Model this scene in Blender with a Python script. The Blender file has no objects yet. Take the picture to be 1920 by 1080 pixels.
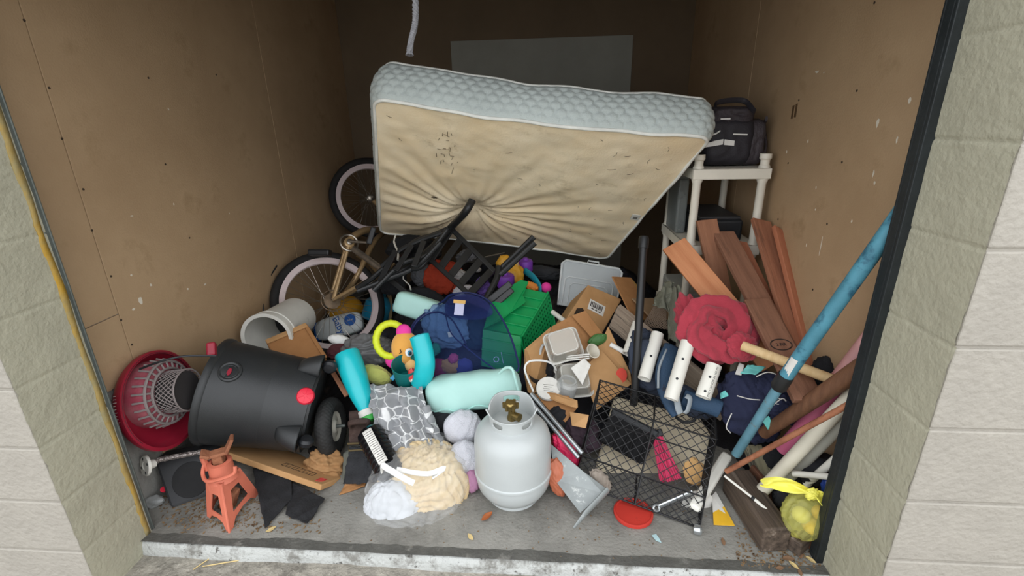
import bpy, bmesh, math, random
from mathutils import Vector as V, Matrix, noise
random.seed(7)
SC = bpy.context.scene
COL = SC.collection
# ---------------------------------------------------------------- camera
H = 1.36                                     # eye height above the unit's floor
CAMX = V((0.9970436, -0.00491154, 0.0766808))      # world axes seen in camera axes
CAMY = V((0.07394159, 0.33274329, -0.94011411))
CAMZ = V((-0.02089761, 0.94300466, 0.33212273))
FPX = 890.0
cd = bpy.data.cameras.new('camera'); cam = bpy.data.objects.new('camera', cd); COL.objects.link(cam)
cd.sensor_width = 36; cd.lens = FPX / 1920 * 36; cd.clip_start = 0.02
cam.matrix_world = Matrix((CAMX, CAMY, CAMZ)).to_4x4()
cam.location = (0, 0, H)
SC.camera = cam
# ---------------------------------------------------------------- daylight: bright overcast sky
wd = bpy.data.worlds.new('overcast_sky'); SC.world = wd; wd.use_nodes = True
nt = wd.node_tree; nt.nodes.clear()
out = nt.nodes.new('ShaderNodeOutputWorld'); bg = nt.nodes.new('ShaderNodeBackground')
tc = nt.nodes.new('ShaderNodeTexCoord'); sx = nt.nodes.new('ShaderNodeSeparateXYZ'); rp = nt.nodes.new('ShaderNodeValToRGB')
nt.links.new(tc.outputs['Generated'], sx.inputs[0]); nt.links.new(sx.outputs['Z'], rp.inputs[0])
rp.color_ramp.elements[0].position = 0.0; rp.color_ramp.elements[0].color = (0.70, 0.71, 0.73, 1)
rp.color_ramp.elements[1].position = 1.0; rp.color_ramp.elements[1].color = (1.0, 1.03, 1.08, 1)
e = rp.color_ramp.elements.new(0.45); e.color = (0.92, 0.94, 0.98, 1)
nt.links.new(rp.outputs[0], bg.inputs[0]); bg.inputs[1].default_value = 1.0
nt.links.new(bg.outputs[0], out.inputs[0])
SC.view_settings.view_transform = 'Standard'; SC.view_settings.look = 'None'
SC.view_settings.exposure = 1.55; SC.view_settings.gamma = 1; SC.view_settings.use_curve_mapping = False

# ---------------------------------------------------------------- helpers
def at(px, py, y=None, z=None, x=None):
    """the place that shows at photo pixel px,py and stands at depth y, height z or breadth x"""
    c = V((px - 960, 540 - py, -FPX)); r = V((CAMX.dot(c), CAMY.dot(c), CAMZ.dot(c)))
    t = y / r.y if y is not None else ((z - H) / r.z if z is not None else x / r.x)
    return V((0, 0, H)) + r * t
def lin(h):
    if isinstance(h, str):
        h = [int(h[i:i + 2], 16) / 255 for i in (0, 2, 4)]
        return tuple(c / 12.92 if c <= .04045 else ((c + .055) / 1.055) ** 2.4 for c in h)
    return tuple(h[:3])
def lerp(a, b, t): return a + (b - a) * t
def fbm(p, o=4): return noise.fractal(p, 1.0, 2.0, o, noise_basis='PERLIN_ORIGINAL')
def frame(o, x, y):
    """matrix with its x axis along x and its y axis near y"""
    x = x.normalized(); z = x.cross(y).normalized(); y = z.cross(x)
    m = Matrix((x, y, z)).transposed().to_4x4(); m.translation = o
    return m
def axis(o, z, hint=V((0, 0, 1))):
    """matrix with its z axis along z"""
    z = z.normalized()
    if abs(z.dot(hint)) > .98: hint = V((1, 0, 0))
    x = hint.cross(z).normalized(); y = z.cross(x)
    m = Matrix((x, y, z)).transposed().to_4x4(); m.translation = o
    return m
MATS = {}
def mat(name, col, rough=.6, metal=0, var=.12, scale=6, bump=.0, bscale=60, col2=None, stain=None, spec=None, alpha=1, trans=0, ior=1.45, stretch=None, sheen=0, lo=.35, hi=.65, coat=0, dust=None):
    if name in MATS: return MATS[name]
    m = bpy.data.materials.new(name); MATS[name] = m; m.use_nodes = True
    t = m.node_tree; N = t.nodes; L = t.links; b = N['Principled BSDF']
    c = lin(col); c2 = lin(col2) if col2 else tuple(min(1, k * (1 + var)) for k in c)
    c1 = c if col2 else tuple(k * (1 - var) for k in c)
    tcn = N.new('ShaderNodeTexCoord'); mp = N.new('ShaderNodeMapping'); L.new(tcn.outputs['Object'], mp.inputs[0])
    if stretch: mp.inputs['Scale'].default_value = stretch
    n = N.new('ShaderNodeTexNoise'); n.inputs['Scale'].default_value = scale; n.inputs['Detail'].default_value = 6; n.inputs['Roughness'].default_value = .62
    L.new(mp.outputs[0], n.inputs['Vector'])
    r = N.new('ShaderNodeValToRGB'); r.color_ramp.elements[0].position = lo; r.color_ramp.elements[1].position = hi
    r.color_ramp.elements[0].color = (*c1, 1); r.color_ramp.elements[1].color = (*c2, 1)
    L.new(n.outputs[0], r.inputs[0]); last = r.outputs[0]
    if stain:                                   # (colour, scale, from, to)
        for (sc_, ss, s0, s1) in (stain if isinstance(stain, list) else [stain]):
            n2 = N.new('ShaderNodeTexNoise'); n2.inputs['Scale'].default_value = ss; n2.inputs['Detail'].default_value = 8; n2.inputs['Roughness'].default_value = .7
            L.new(mp.outputs[0], n2.inputs['Vector'])
            r2 = N.new('ShaderNodeValToRGB'); r2.color_ramp.elements[0].position = s0; r2.color_ramp.elements[1].position = s1
            r2.color_ramp.elements[0].color = (0, 0, 0, 1); r2.color_ramp.elements[1].color = (1, 1, 1, 1)
            mx = N.new('ShaderNodeMix'); mx.data_type = 'RGBA'; L.new(n2.outputs[0], r2.inputs[0]); L.new(r2.outputs[0], mx.inputs[0])
            L.new(last, mx.inputs[6]); mx.inputs[7].default_value = (*lin(sc_), 1); last = mx.outputs[2]
    L.new(last, b.inputs['Base Color'])
    b.inputs['Roughness'].default_value = rough; b.inputs['Metallic'].default_value = metal; b.inputs['IOR'].default_value = ior
    if spec is not None: b.inputs['Specular IOR Level'].default_value = spec
    b.inputs['Alpha'].default_value = alpha; b.inputs['Transmission Weight'].default_value = trans
    if sheen: b.inputs['Sheen Weight'].default_value = sheen
    if coat: b.inputs['Coat Weight'].default_value = coat
    if bump:
        bn = N.new('ShaderNodeTexNoise'); bn.inputs['Scale'].default_value = bscale; bn.inputs['Detail'].default_value = 5
        L.new(mp.outputs[0], bn.inputs['Vector'])
        bp = N.new('ShaderNodeBump'); bp.inputs['Strength'].default_value = bump; bp.inputs['Distance'].default_value = .01
        L.new(bn.outputs[0], bp.inputs['Height']); L.new(bp.outputs[0], b.inputs['Normal'])
    return m
def node(m, typ, **kw):
    n = m.node_tree.nodes.new(typ)
    for k, v in kw.items():
        if k in n.inputs: n.inputs[k].default_value = v
        else: setattr(n, k, v)
    return n
def holes_mat(m, size, hole, kind='square', rot=0.0):
    """punch a regular mesh of see-through holes into a material (object space)"""
    t = m.node_tree; b = t.nodes['Principled BSDF']; o = t.nodes['Material Output']; L = t.links
    g = node(m, 'ShaderNodeUVMap'); mp = node(m, 'ShaderNodeMapping'); L.new(g.outputs[0], mp.inputs[0]); mp.inputs['Scale'].default_value = (1 / size,) * 3; mp.inputs['Rotation'].default_value = (0, 0, rot)
    s = node(m, 'ShaderNodeSeparateXYZ'); L.new(mp.outputs[0], s.inputs[0])
    outs = []
    for a in (0, 1):
        f = node(m, 'ShaderNodeMath', operation='FRACT'); L.new(s.outputs[a], f.inputs[0])
        c = node(m, 'ShaderNodeMath', operation='LESS_THAN'); L.new(f.outputs[0], c.inputs[0]); c.inputs[1].default_value = hole; outs.append(c)
    x = node(m, 'ShaderNodeMath', operation='MULTIPLY'); L.new(outs[0].outputs[0], x.inputs[0]); L.new(outs[1].outputs[0], x.inputs[1])
    tr = node(m, 'ShaderNodeBsdfTransparent'); ms = node(m, 'ShaderNodeMixShader')
    L.new(x.outputs[0], ms.inputs[0]); L.new(b.outputs[0], ms.inputs[1]); L.new(tr.outputs[0], ms.inputs[2]); L.new(ms.outputs[0], o.inputs[0])
    return m
def sheer(m, amount, tint=(1, 1, 1)):
    """a film one sees through: mixes in a transparent layer"""
    t = m.node_tree; b = t.nodes['Principled BSDF']; o = t.nodes['Material Output']
    tr = node(m, 'ShaderNodeBsdfTransparent'); tr.inputs[0].default_value = (*tint, 1); ms = node(m, 'ShaderNodeMixShader'); ms.inputs[0].default_value = amount
    t.links.new(b.outputs[0], ms.inputs[1]); t.links.new(tr.outputs[0], ms.inputs[2]); t.links.new(ms.outputs[0], o.inputs[0])
    return m
WM = {}
def wm(o):
    return WM[o.name] if o else Matrix()
def tag(o, label=None, cat=None, group=None, kind=None):
    if label: o['label'] = label
    if cat: o['category'] = cat
    if group: o['group'] = group
    if kind: o['kind'] = kind
    return o
def thing(name, label, cat, loc, group=None):
    o = bpy.data.objects.new(name, None); o.empty_display_size = .05; COL.objects.link(o); o.location = loc
    WM[o.name] = Matrix.Translation(loc); return tag(o, label, cat, group)
class MB:
    def __init__(s): s.v = []; s.f = []; s.uv = {}
    def add(s, vs, fs):
        b = len(s.v); s.v.extend(V(p) for p in vs); s.f.extend(tuple(i + b for i in f) for f in fs); return s
    def hexa(s, p, a, b, c):
        p, a, b, c = V(p), V(a), V(b), V(c)
        if a.cross(b).dot(c) < 0: p, c = p + c, -c
        return s.add([p, p + a, p + a + b, p + b, p + c, p + a + c, p + a + b + c, p + b + c],
                     [(3, 2, 1, 0), (4, 5, 6, 7), (0, 1, 5, 4), (1, 2, 6, 5), (2, 3, 7, 6), (3, 0, 4, 7)])
    def box(s, lo, hi): lo, hi = V(lo), V(hi); d = hi - lo; return s.hexa(lo, (d.x, 0, 0), (0, d.y, 0), (0, 0, d.z))
    def cbox(s, M, x, y, z):
        """box of size x,y,z round the origin of matrix M"""
        a, b, c = (M.to_3x3() @ V((x, 0, 0)), M.to_3x3() @ V((0, y, 0)), M.to_3x3() @ V((0, 0, z)))
        return s.hexa(M.translation - (a + b + c) / 2, a, b, c)
    def tube(s, pts, r, n=10, closed=False, cap=True, hint=None, flat=1):
        pts = [V(p) for p in pts]; k = len(pts); rs = r if isinstance(r, (list, tuple)) else [r] * k; rings = []; nx = None
        for i in range(k):
            if closed: t = pts[(i + 1) % k] - pts[i - 1]
            else: t = pts[min(i + 1, k - 1)] - pts[max(i - 1, 0)]
            t = t.normalized() if t.length > 1e-9 else V((0, 0, 1))
            if nx is None:
                h = V(hint) if hint else (V((0, 0, 1)) if abs(t.z) < .9 else V((1, 0, 0))); nx = h - h.dot(t) * t
            else: nx = nx - nx.dot(t) * t
            nx.normalize(); ny = t.cross(nx)
            rings.append([pts[i] + (nx * math.cos(a) * rs[i] + ny * math.sin(a) * rs[i] * flat) for a in (2 * math.pi * j / n for j in range(n))])
        vs = [p for q in rings for p in q]; fs = []
        for i in range(k if closed else k - 1):
            i2 = (i + 1) % k
            for j in range(n): j2 = (j + 1) % n; fs.append((i * n + j, i * n + j2, i2 * n + j2, i2 * n + j))
        if cap and not closed: fs.append(tuple(range(n - 1, -1, -1))); fs.append(tuple((k - 1) * n + j for j in range(n)))
        return s.add(vs, fs)
    def lathe(s, prof, M, n=32, cap0=True, cap1=True, sx=1, sy=1):
        vs = [M @ V((r * sx * math.cos(2 * math.pi * j / n), r * sy * math.sin(2 * math.pi * j / n), h)) for r, h in prof for j in range(n)]
        fs = [(i * n + j, i * n + (j + 1) % n, (i + 1) * n + (j + 1) % n, (i + 1) * n + j) for i in range(len(prof) - 1) for j in range(n)]
        if cap0: fs.append(tuple(range(n - 1, -1, -1)))
        if cap1: fs.append(tuple((len(prof) - 1) * n + j for j in range(n)))
        return s.add(vs, fs)
    def ring(s, M, R, r, n=40, m=8, flat=1, a0=0, a1=None):
        """torus (or arc of one) round local z"""
        full = a1 is None; a1 = 2 * math.pi if full else a1; k = n if full else n + 1
        pts = [M @ V((R * math.cos(a0 + (a1 - a0) * i / n), R * math.sin(a0 + (a1 - a0) * i / n), 0)) for i in range(k)]
        return s.tube(pts, r, m, closed=full, hint=M.to_3x3() @ V((0, 0, 1)), flat=flat)
    def prism(s, pts, d):
        """flat polygon pts thickened by vector d"""
        pts = [V(p) for p in pts]; d = V(d); n = len(pts)
        nn = sum(((pts[i] - pts[0]).cross(pts[(i + 1) % n] - pts[0]) for i in range(n)), V((0, 0, 0)))
        if nn.dot(d) < 0: pts = pts[::-1]
        return s.add(pts + [p + d for p in pts], [tuple(range(n - 1, -1, -1)), tuple(range(n, 2 * n))] + [(i, (i + 1) % n, n + (i + 1) % n, n + i) for i in range(n)])
    def grid(s, fn, nu, nv, cu=False, uv=None):
        b = len(s.v); vs = [fn(i / nu, j / nv) for j in range(nv + 1) for i in range(nu if cu else nu + 1)]; w = nu if cu else nu + 1; fs = []
        for j in range(nv):
            for i in range(nu):
                i2 = (i + 1) % w; f = (j * w + i, j * w + i2, (j + 1) * w + i2, (j + 1) * w + i); fs.append(f)
                if uv: s.uv[len(s.f) + len(fs) - 1] = [(uv[0] * i / nu, uv[1] * j / nv), (uv[0] * (i + 1) / nu, uv[1] * j / nv), (uv[0] * (i + 1) / nu, uv[1] * (j + 1) / nv), (uv[0] * i / nu, uv[1] * (j + 1) / nv)]
        return s.add(vs, fs)
    def ball(s, M, x, y, z, sub=4, fn=None):
        bm = bmesh.new(); bmesh.ops.create_icosphere(bm, subdivisions=sub, radius=1); bm.verts.ensure_lookup_table()
        vs = []
        for v in bm.verts:
            p = v.co.copy(); k = fn(p) if fn else 1
            vs.append(M @ V((p.x * x * k, p.y * y * k, p.z * z * k)))
        fs = [tuple(v.index for v in f.verts) for f in bm.faces]; bm.free(); return s.add(vs, fs)
    def build(s, name, m, parent=None, smooth=35, bevel=0, seg=2, solid=0, sub=0, M=None):
        """link the collected faces as ONE mesh object; with M the points are given in M's own axes, else in world axes"""
        me = bpy.data.meshes.new(name); pts = s.v
        if M is None:
            if parent: M = Matrix.Translation(wm(parent).translation)
            else:
                lo = V([min(p[i] for p in pts) for i in range(3)]); hi = V([max(p[i] for p in pts) for i in range(3)]); M = Matrix.Translation(((lo.x + hi.x) / 2, (lo.y + hi.y) / 2, lo.z))
            pts = [p - M.translation for p in pts]
        me.from_pydata(pts, [], s.f)
        if s.uv:
            u = me.uv_layers.new(name='UVMap')
            for p in me.polygons:
                if p.index in s.uv:
                    for li, c in zip(p.loop_indices, s.uv[p.index]): u.data[li].uv = c
        if smooth:
            me.polygons.foreach_set('use_smooth', [True] * len(me.polygons))
            if smooth < 180: me.set_sharp_from_angle(angle=math.radians(smooth))
        if m: me.materials.append(m)
        o = bpy.data.objects.new(name, me); COL.objects.link(o); WM[o.name] = M.copy()
        if parent: o.parent = parent
        o.matrix_basis = wm(parent).inverted() @ M
        if solid:
            q = o.modifiers.new('solid', 'SOLIDIFY'); q.thickness = solid; q.offset = 0
        if bevel:
            q = o.modifiers.new('bevel', 'BEVEL'); q.width = bevel; q.segments = seg; q.limit_method = 'ANGLE'; q.angle_limit = math.radians(40); q.harden_normals = False
        if sub:
            q = o.modifiers.new('sub', 'SUBSURF'); q.levels = sub; q.render_levels = sub
        return o
def copy_tree(o, parent=None):
    c = o.copy(); COL.objects.link(c); WM[c.name] = WM[o.name].copy()
    if parent: c.parent = parent
    for ch in o.children: copy_tree(ch, c)
    return c
def struct(o):
    o['kind'] = 'structure'; return o
def text(name, body, size, M, m, parent, depth=.0006, align='CENTER'):
    cu = bpy.data.curves.new('txt', 'FONT'); cu.body = body; cu.size = size; cu.extrude = depth; cu.align_x = align; cu.align_y = 'CENTER'
    t = bpy.data.objects.new('txt', cu); COL.objects.link(t); bpy.context.view_layer.update()
    me = bpy.data.meshes.new_from_object(t.evaluated_get(bpy.context.evaluated_depsgraph_get()))
    bpy.data.objects.remove(t); bpy.data.curves.remove(cu)
    me.materials.clear(); me.materials.append(m); me.name = name
    o = bpy.data.objects.new(name, me); COL.objects.link(o); o.parent = parent; o.matrix_basis = wm(parent).inverted() @ M; WM[o.name] = M.copy(); return o
def bez(pts, n=8):
    """smooth path through points (Catmull-Rom)"""
    pts = [V(p) for p in pts]; q = [pts[0] * 2 - pts[1]] + pts + [pts[-1] * 2 - pts[-2]]; r = []
    for i in range(1, len(q) - 2):
        for k in range(n):
            t = k / n; a, b, c, d = q[i - 1:i + 3]
            r.append(.5 * (2 * b + (c - a) * t + (2 * a - 5 * b + 4 * c - d) * t * t + (3 * b - a - 3 * c + d) * t ** 3))
    return r + [pts[-1]]
def folds(p, f, seed, o=5):
    """crumpled-cloth height, about 0..1: long wandering creases between soft hollows"""
    q = V((p.x * f + seed * 7.3, p.y * f - seed * 3.1, p.z * f + seed * 1.7))
    w = V((noise.noise(q * .55), noise.noise(q * .55 + V((5, 5, 5))), noise.noise(q * .55 + V((9, 2, 4)))))
    c, s_ = math.cos(seed * 1.9), math.sin(seed * 1.9)
    a1 = 3.4 * (q.x * c + q.z * s_ + .4 * q.y + 1.5 * w.x); a2 = 5.6 * (q.z * c - q.x * s_ + .3 * q.y + 1.3 * w.y) + 2 * w.z
    a = .46 * (1 - abs(math.sin(a1))) ** .75 + .24 * (1 - abs(math.sin(a2))) ** .8
    r = q * 1.7 + w * 2; u = .26
    for k in range(max(1, o - 1)):
        a += u * (.75 - abs(noise.noise(r)) * 1.7); r = r * 2.1 + V((3.3, 1.7, 8.1)); u *= .5
    return a
def rag(name, m, c, a, b, d, seed, amp=.25, f=1.6, parent=None, sub=5, flat=.0, o=4):
    """crumpled bundle of cloth: half-axes a, b, d (vectors)"""
    mb = MB(); M = Matrix((V(a), V(b), V(d))).transposed().to_4x4(); M.translation = V(c)
    mb.ball(M, 1, 1, 1, sub, lambda p: 1 - amp + amp * 1.3 * folds(p, f, seed, o))
    return mb.build(name, m, parent, smooth=180)
def drape(name, m, corners, seed, amp=.02, f=6, n=40, parent=None, sag=0, thick=.004, extra=None, edge=.0, uv=None):
    """sheet of cloth between four corners (bilinear) with creases"""
    p00, p10, p11, p01 = [V(p) for p in corners]; nn = (p10 - p00).cross(p01 - p00).normalized(); mb = MB()
    def fn(u, v):
        u2 = u + edge * noise.noise(V((u * 5, v * 5, seed))); v2 = v + edge * noise.noise(V((u * 5, v * 5, seed + 9)))
        p = lerp(lerp(p00, p10, u2), lerp(p01, p11, u2), v2)
        p = p + nn * (amp * (folds(p, f, seed) - .5) - sag * math.sin(math.pi * u) * math.sin(math.pi * v))
        return p + extra(u, v) if extra else p
    mb.grid(fn, n, n, uv=uv)
    return mb.build(name, m, parent, smooth=180, solid=thick)
def board(name, m, p, q, wide, w, t, parent=None, bevel=.002, ends=(0, 0)):
    """plank from p to q: 'wide' points along its width w, t thick; ends skews its two sawn ends"""
    p, q = V(p), V(q); M = frame(p, q - p, V(wide)); l = (q - p).length; mb = MB()
    mb.prism([(-ends[0] / 2, -w / 2, -t / 2), (l - ends[1] / 2, -w / 2, -t / 2), (l + ends[1] / 2, w / 2, -t / 2), (ends[0] / 2, w / 2, -t / 2)], (0, 0, t))
    return mb.build(name, m, parent, smooth=0, bevel=bevel, M=M)
# ---------------------------------------------------------------- the setting
XL, XR, YB, ZC = -1.52, .985, 3.75, 2.55       # unit: left and right wall, back wall, ceiling
JL, JR, YF, YJ = -1.42, .885, 1.0, 1.215       # opening: jambs, outer face, inner face
m_white = mat('white_block_paint', '9d988e', .75, var=.05, scale=9, bump=.45, bscale=55)
m_olive = mat('olive_block_paint', 'a4a18d', .7, var=.05, scale=5, bump=.4, bscale=60)
m_panel = mat('brown_wall_panel', 'a68b6b', .6, col2='b39877', scale=2.2, bump=.12, bscale=160, stain=[('8e7452', 4.5, .56, .8), ('b9a385', 46, .73, .78)])
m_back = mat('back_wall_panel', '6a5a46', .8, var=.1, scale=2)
m_conc = mat('floor_concrete', '84827b', .85, var=.16, scale=7, bump=.35, bscale=90, stain=[('5a5852', 3.2, .5, .72), ('a19e95', 34, .66, .74), ('3f3a33', 60, .7, .76)])
m_pave = mat('pavement_concrete', '8f8a7f', .9, var=.25, scale=22, bump=.9, bscale=70, stain=[('57524a', 9, .5, .66), ('b5b0a4', 70, .6, .68)])
m_kerb = mat('worn_white_paint', 'b3b5b1', .8, var=.1, scale=9, bump=.6, bscale=80, stain=[('7c7b75', 9, .5, .62), ('4d4a45', 34, .58, .66)])
m_dirty = mat('grimy_concrete', '55544f', .85, var=.25, scale=8, bump=.4, bscale=80, stain=('84827b', 12, .56, .7))
m_steel = mat('galvanised_channel', '6f7571', .45, .6, var=.12, scale=9)
m_black = mat('black_channel', '23282a', .5, .2, var=.2, scale=12, bump=.15)
m_yellow = mat('yellow_overspray', 'b08a2e', .75, col2='8b8564', scale=7, bump=.3, bscale=50)
m_bare = mat('bare_grey_block', '8d8c86', .85, var=.12, scale=8, bump=.5, bscale=60)
# floor slab: a step with a rounded white-painted nose
mb = MB().box((-1.9, YF + .19, -.3), (1.4, YB + .2, 0)); struct(mb.build('floor', m_conc, smooth=0))
prof = [(-.3, .004), (-.045, 0), (-.02, .004), (-.006, .012), (-.0008, .026), (-.0006, .034)]
mb = MB(); n = 150
def kerb(u, v):
    i = min(int(v * (len(prof) - 1)), len(prof) - 2); t = v * (len(prof) - 1) - i; x = lerp(-1.46, .93, u)
    z = lerp(prof[i][0], prof[i + 1][0], t); y = lerp(prof[i][1], prof[i + 1][1], t)
    return V((x, 1.16 + y + .006 * noise.noise(V((x * 9, z * 20, 1))) + .012 * noise.noise(V((x * 2.2, 3, 1))), z))
mb.grid(kerb, n, 20); struct(mb.build('trim_1', m_kerb, smooth=180))
mb = MB().grid(lambda u, v: V((lerp(-1.42, .885, u), lerp(1.166 + .006 * noise.noise(V((u * 14, 2, 2))), 1.205 + .014 * noise.noise(V((u * 11, 7, 2))) + .006 * noise.noise(V((u * 60, 7, 2))), v), .001 + .003 * (1 - v))), 200, 2); struct(mb.build('trim_5', m_dirty, smooth=180)) 
mb = MB().box((-9, -9, -.12), (9, 1.2, -.055)); struct(mb.build('ground', m_pave, smooth=0))
# outer block walls: courses of blocks with raked joints, cut by the opening
def block_wall(name, x_in, x_out, zs, jamb_mat, out_mat):
    d = 1 if x_out > x_in else -1; mb = MB(); jm = MB()
    zs = sorted(zs)
    for k in range(len(zs) - 1):
        z0, z1 = zs[k] + .0035, zs[k + 1] - .0035; first = .4 if k % 2 else .6; x = x_in
        while (x_out - x) * d > .01:
            x2 = x + d * first; first = .4
            if (x_out - x2) * d < 0: x2 = x_out
            a, b = sorted((x + (d * .0035 if x != x_in else 0), x2 - d * .0035))
            mb.box((a, YF, z0), (b, YJ, z1)); x = x2
    o = mb.build(name, out_mat, smooth=0, bevel=.004); struct(o)
    a, b = sorted((x_in + d * .003, x_out)); r = MB().box((a, YF + .005, zs[0]), (b, YJ - .002, zs[-1])).build('mortar', out_mat, o, smooth=0)
    # painted return of the opening
    def fn(u, v):
        y = lerp(YF - .0015, YJ, u); z = lerp(zs[0], zs[-1], v); e = min(abs(z - q) for q in zs) + .0035 * noise.noise(V((y * 30, z * 8, d)))
        g = .0048 * max(0, 1 - max(0, e) / .006) * (.5 + .8 * abs(noise.noise(V((y * 14, z * 2, 3 + d)))))
        return V((x_in - d * (.0045 - g + .0018 * noise.noise(V((y * 18, z * 18, d)))), y + (.006 * noise.noise(V((z * 25, 1, d))) if u == 0 else 0), z))
    jm.grid(fn, 12, 560)
    jm.build('painted_return', jamb_mat, o, smooth=180)
    return o
block_wall('wall_front_left', JL, -6.2, [.333 - .1915 * k for k in (3, 2, 1, 0)] + [.333 + .189 * k for k in range(1, 13)], m_olive, m_white)
block_wall('wall_front_right', JR, 6.0, [.26 - .2 * k for k in (2, 1, 0)] + [.452, .663, .874, 1.093] + [1.093 + .2083 * k for k in range(1, 8)], m_olive, m_white)
ZH = 2.0
struct(MB().box((-6.2, YF, ZH), (6.0, YJ, 3.2)).build('wall_front_header', m_white, smooth=0))
# steel door tracks on both sides of the opening
t = MB().box((JL - .03, YJ - .004, 0), (JL + .003, YJ + .013, 2.3)).box((JL + .001, YJ + .008, 0), (JL + .007, YJ + .014, 2.3)); l = struct(t.build('trim_2', m_steel, smooth=0, bevel=.002))
mb = MB()
def yel(u, v):
    z = lerp(0, 2.2, v); return V((JL + .0052, lerp(YJ - .024 - .006 * noise.noise(V((z * 9, 2, 5))) - .004 * noise.noise(V((z * 40, 2, 5))), YJ - .006 + .005 * noise.noise(V((z * 6, 8, 1))), u), z))
mb.grid(yel, 2, 160); mb.build('yellow_paint_line', m_yellow, l, smooth=180, solid=.004)
t = MB().box((JR - .026, YJ - .004, -.04), (JR + .01, YJ + .006, 2.3)).box((JR - .026, YJ + .006, -.04), (JR - .016, YJ + .03, 2.3)).box((JR - .026, YJ + .03, -.04), (JR + .01, YJ + .038, 2.3)); struct(t.build('trim_3', m_black, smooth=0, bevel=.002))
# inside walls: panelled
def seamwall(name, x, seams, zb, m):
    s = 1 if x < 0 else -1; mb = MB(); ys = [YJ - .0] + seams + [YB]
    for a, b in zip(ys[:-1], ys[1:]):
        zz = [zb, .743, ZC] if (x < 0 and a < 1.3) else [.12 if x < 0 else zb, ZC]
        for c, d in zip(zz[:-1], zz[1:]): mb.box((x - s * .012, a + .0015, c + .0015), (x, b - .0015, d - .0015))
    return struct(mb.build(name, m, smooth=0, bevel=.0015))
wl = seamwall('wall_left', XL, [1.45, 2.67], .5, m_panel)
wr = seamwall('wall_right', XR, [2.62], .0, m_panel)
for nm, x0, x1 in (('wall_left_block', XL - .2, XL - .006), ('wall_right_block', XR + .006, XR + .2)):
    struct(MB().box((x0, YJ, 0), (x1, YB + .2, ZC)).build(nm, m_bare, smooth=0))
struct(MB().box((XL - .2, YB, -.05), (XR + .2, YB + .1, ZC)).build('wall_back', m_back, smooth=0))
struct(MB().box((-.707, YB - .012, .0), (.578, YB, 1.905)).build('trim_4', mat('pale_panel_sheet', '8f8f86', .7, var=.08, scale=3), smooth=0, bevel=.002))
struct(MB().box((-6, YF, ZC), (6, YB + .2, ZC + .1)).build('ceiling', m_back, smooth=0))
# nail heads, chips and scuffs on the panels
nails = MB(); sc = MB(); m_nail = mat('nail_heads', '3b2f25', .6); m_chip = mat('chipped_paint', 'd6cfbf', .8)
R = random.Random(3)
for (px, py) in [(45, 38), (92, 165), (116, 260), (156, 355), (172, 432), (208, 518), (278, 146), (405, 140), (355, 446), (227, 600), (247, 646), (310, 308)]: p = at(px, py, x=XL); nails.lathe([(.004, 0), (.004, .0015)], axis(p, V((1, 0, 0))), 8)
for (px, py) in [(1607, 170), (1478, 306), (1579, 304), (1459, 411), (1551, 420), (1524, 543), (1498, 188), (1640, 5)]: p = at(px, py, x=XR); nails.lathe([(.004, 0), (.004, .0015)], axis(p, V((-1, 0, 0))), 8)
nails.build('nail_heads', m_nail, wl)
def chip(p, s, a, b):
    pts = []; k = 8
    for i in range(k):
        r = R.uniform(.5, 1); w = 6.283 * i / k; pts.append(p + V((0, math.cos(w) * a * r, math.sin(w) * b * r)))
    sc.prism(pts, (s * .0008, 0, 0))
for (px, py, a, b) in [(247, 405, .008, .004), (326, 383, .004, .006), (246, 516, .005, .005), (283, 534, .006, .006), (264, 565, .010, .022), (352, 542, .006, .006), (385, 533, .008, .005), (250, 580, .008, .005), (316, 205, .005, .006), (430, 400, .003, .004)]: chip(at(px, py, x=XL), 1, a, b)
for (px, py, a, b) in [(1532, 135, .02, .007), (1545, 136, .006, .004), (1706, 188, .008, .014), (1646, 230, .01, .02), (1682, 262, .006, .016), (1515, 265, .005, .012), (1475, 285, .006, .012), (1638, 325, .005, .02), (1529, 393, .006, .006), (1597, 415, .005, .008), (1540, 458, .003, .06), (1512, 460, .004, .012), (1640, 343, .006, .01), (1530, 352, .004, .008)]: chip(at(px, py, x=XR), -1, a * .8, b * .8)
sc.build('chips', m_chip, wl, smooth=0)
for (px, py) in [(1487, 208), (1493, 205)]:
    p = at(px, py, x=XR); MB().prism([p + V((0, y, z)) for y, z in ((-.008, -.03), (.008, -.03), (.01, .02), (-.006, .022))], (-.0008, 0, 0)).build('smudge', mat('brown_smudge', '5c452d', .7), wr, smooth=0)
# ---------------------------------------------------------------- mattress, propped like a lid
m_tick = mat('mattress_ticking', 'f0dab2', .9, col2='f4e5c6', scale=3, bump=.15, bscale=130, stain=[('b8a37c', 5.5, .58, .82), ('8a7d68', 14, .68, .80)])
m_quilt = mat('mattress_quilt', 'b6bfbc', .85, var=.05, scale=5, bump=.2, bscale=200, stain=('8c8b80', 5, .62, .85))
m_pipe = mat('mattress_piping', 'dedfd8', .8, var=.1, scale=12)
TL, TR, BR, BL = at(701, 183, y=1.97), at(1336, 256, y=1.995), at(1137, 486, y=2.93), at(714, 437, y=2.88)
UX = ((TR - TL) + (BR - BL)).normalized(); VX = (BL - TL + BR - TR); VX = (VX - UX * VX.dot(UX)).normalized(); NX = UX.cross(VX) * -1
if NX.z < 0: NX = -NX
TH = .19; RC = .055
mt = thing('mattress', 'stained beige mattress with a white quilted edge propped over the pile', 'mattress', (TL + TR + BR + BL) / 4)
def plane_hit(px, py):
    c = at(px, py, y=1.0) - V((0, 0, H)); t = (TL - V((0, 0, H))).dot(NX) / c.dot(NX); return V((0, 0, H)) + c * t
PIN = plane_hit(886, 398) ; PIN2 = plane_hit(838, 332)
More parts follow.
